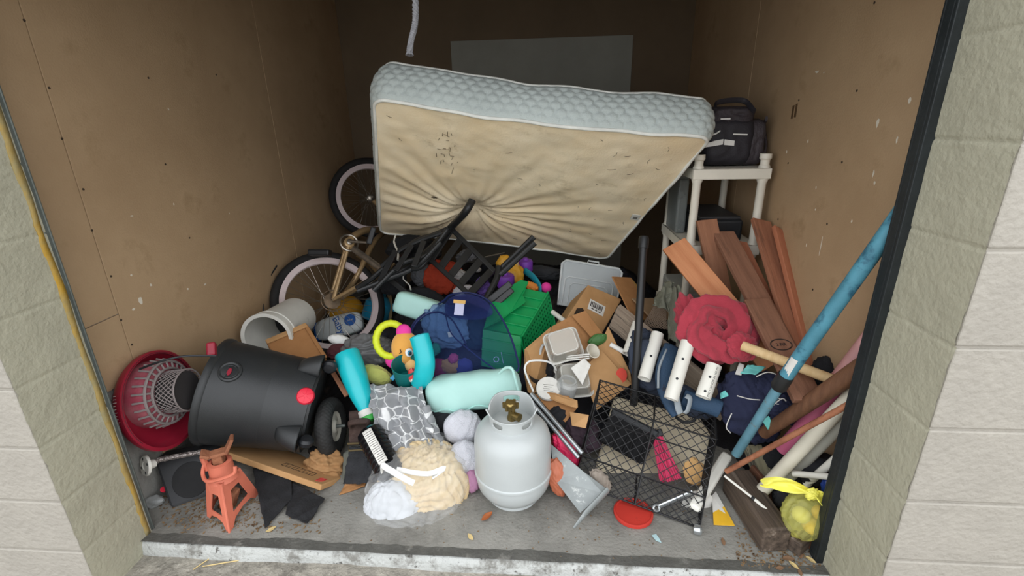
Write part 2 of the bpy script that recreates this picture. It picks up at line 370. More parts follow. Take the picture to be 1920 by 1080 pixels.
def mat_pt(u, v):
    # rounded corners
    a, b = abs(2 * u - 1), abs(2 * v - 1); ru, rv = 2 * RC / 1.3, 2 * RC / 1.2
    if a > 1 - ru and b > 1 - rv:
        x, y = (a - 1 + ru) / ru, (b - 1 + rv) / rv; x, y = x * math.sqrt(1 - y * y / 2), y * math.sqrt(1 - x * x / 2)
        a, b = 1 - ru + x * ru, 1 - rv + y * rv; u = .5 + math.copysign(a / 2, u - .5); v = .5 + math.copysign(b / 2, v - .5)
    p = lerp(lerp(TL, TR, u), lerp(BL, BR, u), v)
    return p - NX * (.035 * math.sin(math.pi * u) * (1 - v) ** 2 - .02 * math.sin(math.pi * 1.0 * u) * v)
def under(u, v):
    p = mat_pt(u, v); d = p - PIN; du, dv = d.dot(UX), d.dot(VX); r = math.hypot(du, dv); th = math.atan2(dv, du)
    e = min(1, min(u, 1 - u, v, 1 - v) / .05); w = e * (2 - e)
    k = (math.sin(th * 11 + 1.2 * noise.noise(V((th * 2, r * 2, 3)))) * (.15 + 1.3 * max(0, noise.noise(V((math.cos(th) * 2.2, math.sin(th) * 2.2, 1))) + .25)) + .5 * math.sin(th * 29 + 3 * noise.noise(V((r * 3, th, 2)))))
    h = k * .020 * (.35 + .65 * abs(math.cos(th - .15)) ** 1.5) * (1 - math.exp(-r / .05)) * math.exp(-r / .5) - .045 * math.exp(-(r / .10) ** 2) * -1
    h2 = .006 * noise.noise(p * 6) + .003 * noise.noise(p * 17)
    # soft belly hanging left of the pinch, dented around it
    bl = math.exp(-((du + .25) / .2) ** 2 - ((dv - .12) / .2) ** 2)
    return p + NX * w * (h + h2 - .035 * bl)
MB().grid(under, 150, 130).build('bottom_panel', m_tick, mt, smooth=180)
def per(t):
    """walk round the outline: near edge, right, far edge, left"""
    L = [1.3, 1.2, 1.3, 1.2]; s = t * 5.0
    for i, l in enumerate(L):
        if s <= l or i == 3: break
        s -= l
    f = min(1, s / L[i]); return ((f, 0), (1, f), (1 - f, 1), (0, 1 - f))[i]
CEN = (TL + TR + BR + BL) / 4
def hexpillow(a, b, c=.048):
    q = []; hx, hy = c, c * .62
    for j in range(-1, 2):
        for i in range(-1, 2):
            jj = math.floor(b / hy) + j; off = .5 if jj % 2 else 0; ii = math.floor(a / hx) + i
            q.append(math.hypot((a - (ii + off + .5) * hx), (b - (jj + .5) * hy) * 1.45))
    q.sort(); return min(1, (q[1] - q[0]) / (.45 * c))
def border(u, v):
    a, b = per(u); p = mat_pt(a, b); o = p - CEN; o = o - NX * o.dot(NX)
    # outward direction
    e = .01; a2, b2 = per((u + .002) % 1); tg = (mat_pt(a2, b2) - mat_pt(*per((u - .002) % 1))).normalized(); n = tg.cross(NX); n = n if n.dot(o) > 0 else -n
    bul = math.sin(math.pi * v); q = hexpillow(u * 5.0, v * TH)
    return p + NX * (TH * v + .012 * noise.noise(V((u * 30, v, 2)))) + n * (.03 * bul ** .6 + .0095 * (q ** .5 - .5) * min(1, bul * 2.5))
MB().grid(border, 1000, 26, cu=True).build('quilted_border', m_quilt, mt, smooth=180)
def top(u, v): return mat_pt(u, v) + NX * (TH + .02 * min(1, 8 * min(u, 1 - u, v, 1 - v)))
MB().grid(top, 30, 30).build('top_panel', m_quilt, mt, smooth=180)
for k, (h, nm) in enumerate(((0, 'piping'), (TH, 'piping'))):
    MB().tube([border(i / 320, 0 if k == 0 else 1) for i in range(320)], .0075, 8, closed=True, hint=NX).build(nm, m_pipe, mt, smooth=180)
p = under(.975, .55) - NX * .003; MB().cbox(frame(p, UX, -VX), .045, .055, .002).build('care_label', mat('label_white', 'd9d8d0', .7), mt, smooth=0)
MB().cbox(frame(p - NX * .0015 + VX * .005, UX, -VX), .022, .02, .001).build('care_label_print', mat('label_print', '77766f', .7), mt, smooth=0)['label'] = 'grey print on the care label'
sm = MB(); Rm = random.Random(4)
for i in range(26):
    u, v = Rm.choice(((.23, .22), (.25, .3), (.22, .16))); u += Rm.uniform(-.03, .03); v += Rm.uniform(-.06, .06); a, b = Rm.uniform(-.004, .004), Rm.uniform(.006, .03)
    if i % 3 == 0: a, b = Rm.uniform(.006, .02), Rm.uniform(-.003, .003)
    sm.tube([under(u + a * t, v + b * t) - NX * .0012 for t in (0, .5, 1)], .0011, 4)
for i in range(40):
    u, v = Rm.uniform(.03, .97), Rm.uniform(.05, .97); l = Rm.uniform(.004, .03); w = Rm.uniform(0, 6.3)
    sm.tube([under(min(.99, max(.01, u + l * math.cos(w + .5 * t) * t)), min(.99, max(.01, v + l * math.sin(w + .5 * t) * t))) - NX * .001 for t in (0, .4, .7, 1)], [.0006, .0011, .001, .0005], 4)
tag(sm.build('scuff_marks', mat('scuff_grey', '6d604c', .9), mt), kind='stuff')
# frayed tear in the ticking
p = under(.215, .545) - NX * .004; mb = MB(); 
for i in range(9): w = 6.28 * i / 9; mb.tube([p, p + (UX * math.cos(w) * 1.4 + VX * math.sin(w)) * .012 - NX * .006], [.003, .001], 5)
mb.build('frayed_tear', mat('frayed_thread', '4d4436', .9), mt)

# ---------------------------------------------------------------- white plastic shelf
m_plast = mat('white_plastic', 'd9d4c6', .45, var=.06, scale=6, stain=('a59e8c', 9, .64, .8))
sh = thing('shelving_unit', 'narrow white plastic shelving unit against the right wall behind leaning planks', 'shelf', (.79, 2.4, 0))
PX, PY = (.652, .93), (2.19, 2.64); SZ = [1.14, .80, .40, .03]
for k, z in enumerate(SZ):
    if k == 3: continue
    mb = MB(); mb.box((PX[0] - .025, PY[0] - .025, z), (PX[1] + .025, PY[1] + .025, z + .006))
    for a in ((PX[0] - .025, PY[0] - .025, PX[1] + .025, PY[0] - .016), (PX[0] - .025, PY[1] + .016, PX[1] + .025, PY[1] + .025), (PX[0] - .025, PY[0] - .016, PX[0] - .016, PY[1] + .016), (PX[1] + .016, PY[0] - .016, PX[1] + .025, PY[1] + .016)): mb.box((a[0], a[1], z - .04), (a[2], a[3], z + .006))
    mb.build('shelf', m_plast, sh, smooth=0, bevel=.004)
for x in PX:
    for y in PY:
        pf = []; prev = 1.2
        pf = [(.0, 1.205), (.024, 1.205), (.025, 1.185), (.019, 1.178), (.019, 1.15)]
        for z in SZ[:3]: pf += [(.019, z + .02), (.024, z + .01), (.024, z - .045), (.018, z - .06), (.018, z - .2)]
        pf += [(.018, 0), (0, 0)]
        MB().lathe(pf, Matrix.Translation((x, y, 0)), 16, False, False).build('post', m_plast, sh)
# soft bag on the top shelf
m_bag = mat('black_nylon', '26242a', .6, var=.25, scale=9, bump=.25, bscale=220)
m_bag2 = mat('worn_black_nylon', '3a3438', .65, var=.2, scale=7, bump=.3, bscale=150)
m_refl = mat('reflective_white', 'e2e2de', .5, var=.05)
zt = SZ[0] + .006
bg_ = thing('tool_bag', 'black soft tool bag with white stripes on top of white shelf', 'bag', (.79, 2.36, zt))
def bagf(x0, x1, y0, y1, z0, z1, seed, r=.35, am=.010):
    M = Matrix.Translation(((x0 + x1) / 2, (y0 + y1) / 2, (z0 + z1) / 2)); mb = MB()
    mb.ball(M, (x1 - x0) / 2, (y1 - y0) / 2, (z1 - z0) / 2, 5, lambda p: 1 / (abs(p.x) ** 5 + abs(p.y) ** 5 + abs(p.z) ** 5) ** .2 + am * 4 * (folds(p, 2.0, seed) - .5))
    return mb
bagf(.675, .905, 2.222, 2.54, zt, zt + .215, 3).build('body', m_bag, bg_, smooth=180)
bagf(.685, .895, 2.235, 2.54, zt + .17, zt + .255, 5, am=.02).build('flap', m_bag2, bg_, smooth=180)
bagf(.86, .945, 2.235, 2.46, zt + .002, zt + .2, 8, am=.02).build('side_pocket', m_bag2, bg_, smooth=180)
yb = 2.218
def strip(pts, r=.006): return MB().tube([V((x, yb - .004, z)) for x, z in pts], r, 6, flat=.5)
MB().prism([V((x, yb - .001, z)) for x, z in ((.668, zt + .085), (.752, zt + .098), (.752, zt + .120), (.715, zt + .114), (.700, zt + .108), (.668, zt + .103))], (0, -.004, 0)).build('reflective_patch', m_refl, bg_, smooth=0)
MB().prism([V((x, yb - .001, z)) for x, z in ((.757, zt + .096), (.80, zt + .092), (.80, zt + .113), (.757, zt + .119))], (0, -.004, 0)).build('reflective_patch', m_refl, bg_, smooth=0)
strip(bez([(.655, 0, zt + .140), (.69, 0, zt + .138), (.715, 0, zt + .142), (.735, 0, zt + .155)], 5) and [(p.x, p.z) for p in bez([(.655, 0, zt + .140), (.69, 0, zt + .138), (.715, 0, zt + .142), (.735, 0, zt + .155)], 5)], .003).build('white_piping', m_refl, bg_)
strip([(.79, zt + .14), (.85, zt + .137)], .003).build('white_piping', m_refl, bg_)
MB().box((.735, yb + .008, zt + .20), (.775, yb + .014, zt + .206)).build('logo_dash', m_refl, bg_, smooth=0)
MB().tube(bez([(.70, 2.2, zt + .24), (.72, 2.24, zt + .27), (.83, 2.26, zt + .275), (.86, 2.2, zt + .23)]), .012, 8, flat=.5).build('handle', m_bag, bg_)
MB().tube(bez([(.93, 2.24, zt + .2), (.95, 2.3, zt + .17), (.962, 2.28, zt + .09), (.94, 2.23, zt + .05)]), .012, 8, flat=.5).build('carry_strap', m_bag2, bg_)
# on the second shelf
m_blk = mat('black_plastic', '1b1d20', .45, var=.2, scale=10)
z2 = SZ[1] + .007
pr = thing('printer', 'low black box shaped printer on second shelf of white shelving', 'printer', (.79, 2.36, z2))
MB().box((.69, 2.235, z2), (.895, 2.6, z2 + .10)).build('body', m_blk, pr, smooth=0, bevel=.012, seg=3)
MB().box((.70, 2.245, z2 + .098), (.885, 2.59, z2 + .115)).build('scanner_lid', mat('dark_grey_plastic', '2a2a2c', .5), pr, smooth=0, bevel=.006)
MB().box((.72, 2.229, z2 + .02), (.86, 2.236, z2 + .05)).build('paper_slot', mat('slot_black', '0b0b0c', .4), pr, smooth=0)
gb = thing('storage_box', 'pale translucent storage box standing behind the shelf post', 'box', (.66, 2.58, z2))
m_clear = sheer(mat('cloudy_plastic', '868c8a', .35, var=.06, scale=6), .45)
MB().box((.632, 2.40, z2 + .001), (.682, 2.60, z2 + .27)).build('tub', m_clear, gb, smooth=0, bevel=.01)
MB().box((.628, 2.395, z2 + .27), (.686, 2.605, z2 + .29)).build('lid', m_clear, gb, smooth=0, bevel=.005)
gc = MB().box((.63, 2.23, SZ[2] + .007), (.80, 2.55, SZ[2] + .15)).build('grey_bin', mat('grey_bin_plastic', '8f918c', .6, var=.1), smooth=0, bevel=.01); tag(gc, 'grey plastic bin on the lowest visible shelf of the unit', 'bin')

# ---------------------------------------------------------------- planks leaning on the shelf and right wall
def wood(name, a, b, sc=(1.2, 14, 14), **k): return mat(name, a, .7, col2=b, scale=2.2, stretch=sc, bump=.25, bscale=6, lo=.3, hi=.7, **k)
w_or = wood('orange_cedar', 'b06d45', 'c98a5f'); w_br = wood('brown_cedar', '82573f', '9c6c50', stain=('5d3f2f', 1.2, .6, .74))
w_dk = wood('dark_cedar', '74503e', '8d644e', stain=('543a2e', 1.5, .6, .72)); w_rd = wood('red_cedar', '9b5d42', 'b37455'); w_st = wood('stained_cedar', '8c5a42', 'a56f54', stain=('3a302a', .8, .6, .72))
G = 'reddish planks leaning in the right corner'
planks = [
 ('w_or', (1263, 458, 2.08), (1450, 684, 1.72), .105, .022, 'pale orange plank at the left of the leaning planks, sloping most', (1, 0, .45)),
 ('w_br', (1324, 412, 2.13), (1364, 606, 2.03), .088, .02, 'brown plank in front of black printer on shelf', (1, .1, 0)),
 ('w_dk', (1355, 436, 2.13), (1484, 680, 1.62), .095, .02, 'dark brown plank with curved knot grain behind the notched one', (1, .4, .2)),
 ('w_rd', (1388, 455, 2.15), (1503, 700, 1.655), .05, .022, 'narrow rusty orange plank between two wider planks', (1, .5, .2)),
 ('w_st', (1426, 414, 2.14), (1497, 650, 1.71), .085, .02, 'reddish plank with a black stain near its top', (1, .4, 0)),
 ('w_rd', (1461, 431, 2.06), (1526, 690, 1.65), .055, .02, 'thin reddish plank nearest the right wall with slanted top', (1, .6, .1)),
]
for i, (m, a, b, w, t, lab, wide) in enumerate(planks):
    o = board('plank', globals()[m], at(a[0], a[1], y=a[2]), at(b[0], b[1], y=b[2]), wide, w, t, ends=((.03, 0) if i == 5 else (.012, 0)))
    tag(o, lab, 'plank', G)
pa, pb = at(1418, 563, y=1.82), at(1516, 752, y=1.43)
st = board('plank', w_dk, pa, pb, (1, .4, .2), .1, .02); tag(st, 'short dark plank with round black stamp lying on the others', 'plank', G)
M = frame(lerp(pa, pb, .50), pb - pa, V((1, .4, .2))); MF = M.copy(); nz = M.to_3x3() @ V((0, 0, 1)); sg = -1 if nz.y > 0 else 1
m_stamp = mat('stamp_ink', '2a211d', .8)
mb = MB(); mk = Matrix.Translation(nz * sg * .0106) @ M @ Matrix.Rotation(math.radians(90 * sg), 4, 'Z') @ (Matrix() if sg > 0 else Matrix.Rotation(math.pi, 4, 'X'))
mb.ring(mk @ Matrix.Diagonal((1.25, .8, 1, 1)), .03, .0022, 28, 5); mb.build('stamp_ring', m_stamp, st)
text('stamp_text', '2 FIR', .018, mk, m_stamp, st)
# ---------------------------------------------------------------- sizing helpers for the heap
RIGHT, UP, FWD = V((CAMX.x, CAMY.x, CAMZ.x)), V((CAMX.y, CAMY.y, CAMZ.y)), -V((CAMX.z, CAMY.z, CAMZ.z))
def mpp(p): return (p - V((0, 0, H))).dot(FWD) / FPX
def lump(name, m, px, py, y, w, h, d, rot=0, seed=1, amp=.25, f=1.6, parent=None, sub=5, o=4):
    """crumpled lump about w x h photo pixels across and d metres deep, turned by rot degrees"""
    p = at(px, py, y=y); k = mpp(p) / 2; c, s = math.cos(math.radians(rot)), math.sin(math.radians(rot))
    return rag(name, m, p, (RIGHT * c + UP * s) * w * k, FWD * d / 2, (UP * c - RIGHT * s) * h * k, seed, amp, f, parent, sub, o=o)
# ---------------------------------------------------------------- heap of dark clothing under everything
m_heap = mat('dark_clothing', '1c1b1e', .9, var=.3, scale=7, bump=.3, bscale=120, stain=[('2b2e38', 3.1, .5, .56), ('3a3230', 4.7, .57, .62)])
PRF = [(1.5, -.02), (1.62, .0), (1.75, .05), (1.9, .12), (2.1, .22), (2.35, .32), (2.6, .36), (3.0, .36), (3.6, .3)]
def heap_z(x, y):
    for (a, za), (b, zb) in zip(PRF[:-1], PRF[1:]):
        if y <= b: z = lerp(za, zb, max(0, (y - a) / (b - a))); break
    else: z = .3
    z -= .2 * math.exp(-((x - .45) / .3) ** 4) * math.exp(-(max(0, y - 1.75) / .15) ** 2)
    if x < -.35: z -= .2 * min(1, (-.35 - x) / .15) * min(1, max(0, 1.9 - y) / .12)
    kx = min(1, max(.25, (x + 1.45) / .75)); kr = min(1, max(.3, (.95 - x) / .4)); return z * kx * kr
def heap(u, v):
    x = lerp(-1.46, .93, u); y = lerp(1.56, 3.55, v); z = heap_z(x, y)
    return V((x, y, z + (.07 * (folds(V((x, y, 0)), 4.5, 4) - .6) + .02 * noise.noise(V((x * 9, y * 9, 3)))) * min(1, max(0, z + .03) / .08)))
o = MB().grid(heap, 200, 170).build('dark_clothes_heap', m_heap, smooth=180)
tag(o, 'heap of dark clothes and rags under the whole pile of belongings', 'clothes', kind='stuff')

# ---------------------------------------------------------------- shop vacuum drum and its head
m_drum = mat('black_drum_plastic', '2a2c2d', .42, var=.12, scale=4, bump=.12, bscale=400)
m_grey = mat('dusty_grey_plastic', '7d7472', .7, var=.15, scale=9)
m_red = mat('red_plastic', '8c1a2e', .42, var=.12, scale=5, stain=('6d4047', 7, .6, .8))
m_redb = mat('bright_red_plastic', 'd8283f', .4, var=.05)
C0, C1 = at(408, 733, y=1.62), at(592, 762, y=1.70)
ax = (C1 - C0).normalized(); L_ = (C1 - C0).length; MD = axis(C0, ax, V((0, 0, 1)))
rd = .212; fwd_in = (V((0, 0, H)) - C0).normalized()
dr = thing('vacuum_drum', 'black wet and dry vacuum drum lying on its side with a red drain cap', 'vacuum', (C0 + C1) / 2 - V((0, 0, rd)))
MB().lathe([(rd + .006, -.012), (rd + .008, .0), (rd + .004, .012), (rd, .016), (rd - .002, .05), (rd - .016, L_ * .62), (rd - .02, L_ * .64), (rd - .024, L_ * .9), (rd - .034, L_), (.05, L_ + .006), (0, L_ + .006)], MD, 72, False, False).lathe([(rd + .006, -.012), (rd - .006, -.012), (rd - .008, .03), (rd - .02, L_ - .01), (0, L_ - .01)], MD, 72, False, False).build('drum', m_drum, dr)
def on_drum(px, py, lift=0):
    """point on the drum's skin that shows at px,py, with the outward direction there"""
    c = (at(px, py, y=1.0) - V((0, 0, H))).normalized(); e = V((0, 0, H)); best = None
    for i in range(1500):
        q = e + c * (1.0 + i * .001); t = (q - C0).dot(ax); rr = (q - C0 - ax * t)
        R_ = lerp(rd - .002, rd - .026, t / L_)
        if rr.length < R_ and -.05 < t < L_ + .05: n = rr.normalized(); return q + n * lift, n
    return q, -c
q, n = on_drum(431, 697); Mp = axis(q, n, ax); Mp = Mp
MB().ring(Mp, .036, .008, 40, 8).ring(Mp, .026, .004, 32, 6).lathe([(.0365, -.01), (.036, .006)], Mp, 36, False, False).build('hose_port', m_drum, dr)
MB().lathe([(0, .0045), (.026, .003)], Mp, 28, False, False).build('port_mouth', mat('port_mouth_dark', '17181a', .6), dr)
MB().prism([Mp @ V((.016 * math.cos(w) + .004, .008 * math.sin(w), .006)) for w in (0, .8, 1.6, 2.4, 3.1, 4, 5.2)], Mp.to_3x3() @ V((0, 0, .003))).build('port_filter', m_red, dr)['label'] = 'red filter seen through the port'
q, n = on_drum(573, 743); Mp = axis(q, n, ax)
b_ = MB().lathe([(.034, -.008), (.034, .006), (.03, .013), (.018, .017), (0, .018)], Mp, 32, False, False)
for i in range(6): w = math.pi * i / 6 * 2; b_.tube([Mp @ V((math.cos(w) * .006, math.sin(w) * .006, .018)), Mp @ V((math.cos(w) * .028, math.sin(w) * .028, .014))], .0018, 5)
b_.build('drain_cap', m_redb, dr)['label'] = 'red drain cap'
for (px, py, s) in ((582, 690, 1), (540, 815, 1)):
    q, n = on_drum(px, py); Mq = axis(q, n, ax); t = MB()
    # scooped caster housing that opens to the base, and its ball caster
    z_ = ax; side = n.cross(ax).normalized()
    def fn(u, v, q=q, n=n, side=side):
        w = math.pi * u; r = lerp(.026, .052, v ** .6); h = lerp(.004, .066, v ** .55)
        return q + ax * lerp(-.045, .045, v) + side * math.cos(w) * r + n * math.sin(w) * h
    t.grid(fn, 16, 10); ft = t.build('caster_housing', m_drum, dr, smooth=180, solid=.006)
    c = q + ax * .074 + n * .022; Mw = axis(c, side); MB().lathe([(0, -.018), (.02, -.017), (.029, -.008), (.029, .008), (.02, .017), (0, .018)], Mw, 24, False, False).build('caster_wheel', m_blk, ft)
    MB().tube([q + ax * .05 + n * .02, c], .007, 8).build('caster_stem', m_grey, ft)
q = C1 - ax * .0 + V((0, -.06, -.19)); Mw = axis(q + V((.0, -.02, .02)), V((.3, .9, .2))); MB().lathe([(0, -.012), (.02, -.012), (.022, 0), (.02, .012), (0, .012)], Mw, 18, False, False).build('caster_wheel', m_blk, dr)
# head: red lid with grey motor housing and filter cage, lying against the wall
C2 = at(300, 750, y=1.45); a2 = V((.94, .08, .16)).normalized(); MHd = axis(C2, a2); rl = .182
hd = thing('vacuum_motor', 'red vacuum lid with grey motor cage leaning between drum and left wall', 'vacuum', C2 - V((0, 0, rl)))
MB().lathe([(0, -.085), (.09, -.082), (.14, -.06), (rl - .006, -.02), (rl + .006, .0), (rl + .006, .016), (rl - .006, .018), (rl - .012, .0), (rl - .03, -.02), (.11, -.03), (0, -.03)], MHd, 64, False, False).build('lid', m_red, hd)
sh_ = MHd @ Matrix.Translation((.0, .03, 0)) @ Matrix.Rotation(math.radians(4), 4, 'X')
MB().lathe([(.125, -.05), (.122, .03), (.112, .045), (.092, .05), (.0, .05)], sh_, 48, False, False).build('motor_housing', mat('dusty_red_plastic', '85303f', .75, col2='9c6a6c', scale=5), hd)
t = MB()
for i in range(26):
    w = 2 * math.pi * i / 26; t.tube([sh_ @ V((.128 * math.cos(w), .128 * math.sin(w), .012)), sh_ @ V((.118 * math.cos(w), .118 * math.sin(w), .047)), sh_ @ V((.09 * math.cos(w), .09 * math.sin(w), .056))], .004, 6)
t.ring(sh_ @ Matrix.Translation((0, 0, .05)), .116, .005, 48, 6).ring(sh_ @ Matrix.Translation((0, 0, .056)), .089, .005, 48, 6); t.build('cooling_fins', m_grey, hd)
t = MB(); rc = .078
for i in range(28):
    for sg in (1, -1):
        t.tube([sh_ @ V((rc * math.cos(w), rc * math.sin(w), .05 + .075 * k / 8)) for k, w in ((k, 2 * math.pi * i / 28 + sg * k * .112) for k in range(9))], .0016, 4)
t.ring(sh_ @ Matrix.Translation((0, 0, .125)), rc, .003, 40, 6)
t.build('filter_cage', m_grey, hd); MB().lathe([(.07, .05), (.07, .12), (0, .12)], sh_, 30, False, False).build('filter_float', mat('filter_dark', '2e2b2b', .8), hd)
MB().tube(bez([at(262, 692, y=1.36), at(300, 678, y=1.37), at(345, 668, y=1.40), at(405, 667, y=1.46)]), .004, 8).build('power_cord', m_blk, hd)
t = MB()
for i in range(9):
    w = 2.5 + i * .06; t.tube([MHd @ V(((rl + .0075) * math.cos(w), (rl + .0075) * math.sin(w), z)) for z in (-.006, .002 + .002 * (i % 3))], .0008, 4)
t.build('white_lettering', mat('label_white', 'd9d8d0', .7), hd)
MB().ring(MHd @ Matrix.Translation((0, 0, .012)), rl * .985, .006, 60, 6, a0=-.4, a1=3.6).build('lid_gasket', mat('gasket_dark', '3a1a20', .6), hd)
t = MHd @ Matrix.Rotation(2.75, 4, 'Z') @ Matrix.Translation((rl + .0075, 0, -.004)) @ Matrix.Rotation(math.pi / 2, 4, 'Y') @ Matrix.Rotation(math.pi / 2, 4, 'Z')
MB().cbox(axis(at(397, 655, y=1.5), V((.3, -.7, .6))), .03, .05, .03).build('lid_latch', m_red, hd, smooth=0, bevel=.006)

# ---------------------------------------------------------------- black bin with a flange on a foil wrapped rod
p0, p1, p2, p3 = at(318, 956, z=.004), at(405, 925, z=.004), at(398, 842, y=1.50), at(287, 864, y=1.40)
bb = thing('black_bin', 'black plastic bin lying beside the left door track', 'bin', (p0 + p1) / 2)
t = MB(); back = V((-.01, .07, -.005)); t.prism([p0, p1, p2, p3], back); t.build('shell', mat('black_bin_plastic', '2b2c2e', .6, var=.25, scale=6), bb, smooth=0, bevel=.012)
cc = (p0 + p1 + p2 + p3) / 4; e1 = (p1 - p0).normalized(); e2 = ((p3 - p0) + (p2 - p1)).normalized(); nf = e1.cross(e2).normalized(); nf = nf if nf.y < 0 else -nf
t = MB(); t.prism([cc + e1 * (.062 * math.cos(w) + .008) + e2 * (.068 * math.sin(w) - .01) for w in (2 * math.pi * i / 36 for i in range(36))], nf * .004); t.build('oval_panel', mat('black_bin_recess', '19191a', .75, var=.3, scale=9), bb, smooth=0, bevel=.001)
fl = thing('pipe_flange', 'white round pipe flange with screw holes on a foil wrapped rod', 'flange', at(274, 873, y=1.33))
Mf = axis(at(274, 873, y=1.335), V((-.45, -.85, .28)))
t = MB().lathe([(0, .004), (.014, .004), (.016, .006), (.036, .006), (.038, .003), (.038, -.003), (.02, -.006), (.014, -.03), (0, -.03)], Mf, 40, False, False); t.build('flange', mat('white_pvc', 'dcdad0', .5, var=.05), fl)
t = MB()
for i in range(4): w = .6 + math.pi / 2 * i; t.lathe([(.0055, .0066), (0, .0068)], Mf @ Matrix.Translation((.026 * math.cos(w), .026 * math.sin(w), 0)), 10, False, False)
t.build('screw_holes', m_blk, fl)
pp = bez([Mf @ V((0, 0, -.02)), at(300, 862, y=1.37), at(330, 856, y=1.40), at(385, 846, y=1.47)], 10)
MB().tube(pp, [.010 + .004 * noise.noise(V((i * .9, 2, 2))) for i in range(len(pp))], 9).build('foil_wrapped_rod', mat('crumpled_foil', 'a59c97', .3, .8, var=.3, scale=60, bump=.8, bscale=130), fl, smooth=0)
o = lump('plastic_bottle', sheer(mat('cloudy_bottle', 'b5b8b6', .25), .45), 285, 942, 1.33, 50, 26, .05, 12, 5, .3, 1.2, sub=4); tag(o, 'crushed clear plastic bottle on the floor by the left door track', 'bottle')
t = MB().lathe([(0, 0), (.011, 0), (.011, .012), (0, .012)], axis(at(309, 918, y=1.37), V((.2, -.6, .7))), 14, False, False); tag(t.build('bottle_cap', m_redb), 'small red cap beside the crushed bottle', 'cap')

# ---------------------------------------------------------------- flattened carton with printed table
m_card = mat('cardboard', 'a87f52', .85, col2='bb9264', scale=5, bump=.1, bscale=30, stain=('8d6a43', 8, .62, .8))
m_card2 = mat('old_cardboard', '96693f', .85, col2='a97a4d', scale=5, bump=.2, bscale=40, stain=('76522f', 6, .58, .75))
m_ink = mat('black_ink', '2c2520', .8); m_rink = mat('red_ink', 'b23a34', .8)
a, b, c = at(393, 842, y=1.53), at(603, 918, y=1.40), at(528, 842, y=1.68)
ux = b - a; vy = c - a; vy = vy - ux.normalized() * vy.dot(ux.normalized()); Mc = frame(a, ux, vy); lx, ly = ux.length, .20
fc = thing('flattened_carton', 'flattened brown carton with red drawing under the black drum', 'carton', (a + b) / 2)
s_ = 1 if (Mc.to_3x3() @ V((0, 0, 1))).z > 0 else -1
MB().prism([(0, 0, -.012), (lx * .98, .01, -.012), (lx, ly * .62, -.012), (lx * .52, ly, -.012), (0, ly * .8, -.012)], (0, 0, .024)).build('body', m_card, fc, smooth=0, bevel=.004, M=Mc)
t = MB(); zz = .0126 * s_
x0, x1, y0, y1 = lx * .57, lx * .84, .052, .082
for yy in (y0, y1): t.cbox(Mc @ Matrix.Translation(((x0 + x1) / 2, yy, zz)), x1 - x0, .0016, .0008)
for k in range(10): t.cbox(Mc @ Matrix.Translation((lerp(x0, x1, k / 9), (y0 + y1) / 2, zz)), .0012 if k % 9 else .002, y1 - y0, .0008)
t.build('printed_table', m_ink, fc, smooth=0)
t = MB()
for k in range(7): w = k * .9; t.tube([Mc @ V((lx * .93 + .014 * math.cos(w + j), .045 + .02 * math.sin(w * 1.3 + j * .9), zz)) for j in range(5)], .0012, 4)
t.build('red_drawing', m_rink, fc)
o = lump('kraft_paper', mat('kraft_paper', 'a17b52', .9, col2='8c6740', scale=9, bump=.2), 612, 872, 1.56, 90, 66, .12, -25, 11, .3, 1.5); tag(o, 'crumpled kraft paper under the small rubber wheel', 'paper')
# ---------------------------------------------------------------- black floor mats
m_mat = mat('black_felt', '1d1d1f', .92, var=.25, scale=10, bump=.35, bscale=200, stain=('4a4640', 30, .68, .72))
def flatcloth(name, pts, seed, lab, cat, m=m_mat, amp=.012, y2=None):
    return tag(drape(name, m, [at(px, py, z=zz) for px, py, zz in pts], seed, amp, 9, 40, edge=.04), lab, cat)
flatcloth('black_cloth', [(496, 988, .012), (548, 935, .02), (545, 880, .05), (474, 878, .05)], 3, 'crumpled black felt cloth right of the orange jack stand', 'cloth')
flatcloth('floor_mat', [(536, 966, .010), (576, 982, .010), (609, 936, .015), (548, 905, .03)], 8, 'small black mat with stitched border under the carton corner', 'mat')
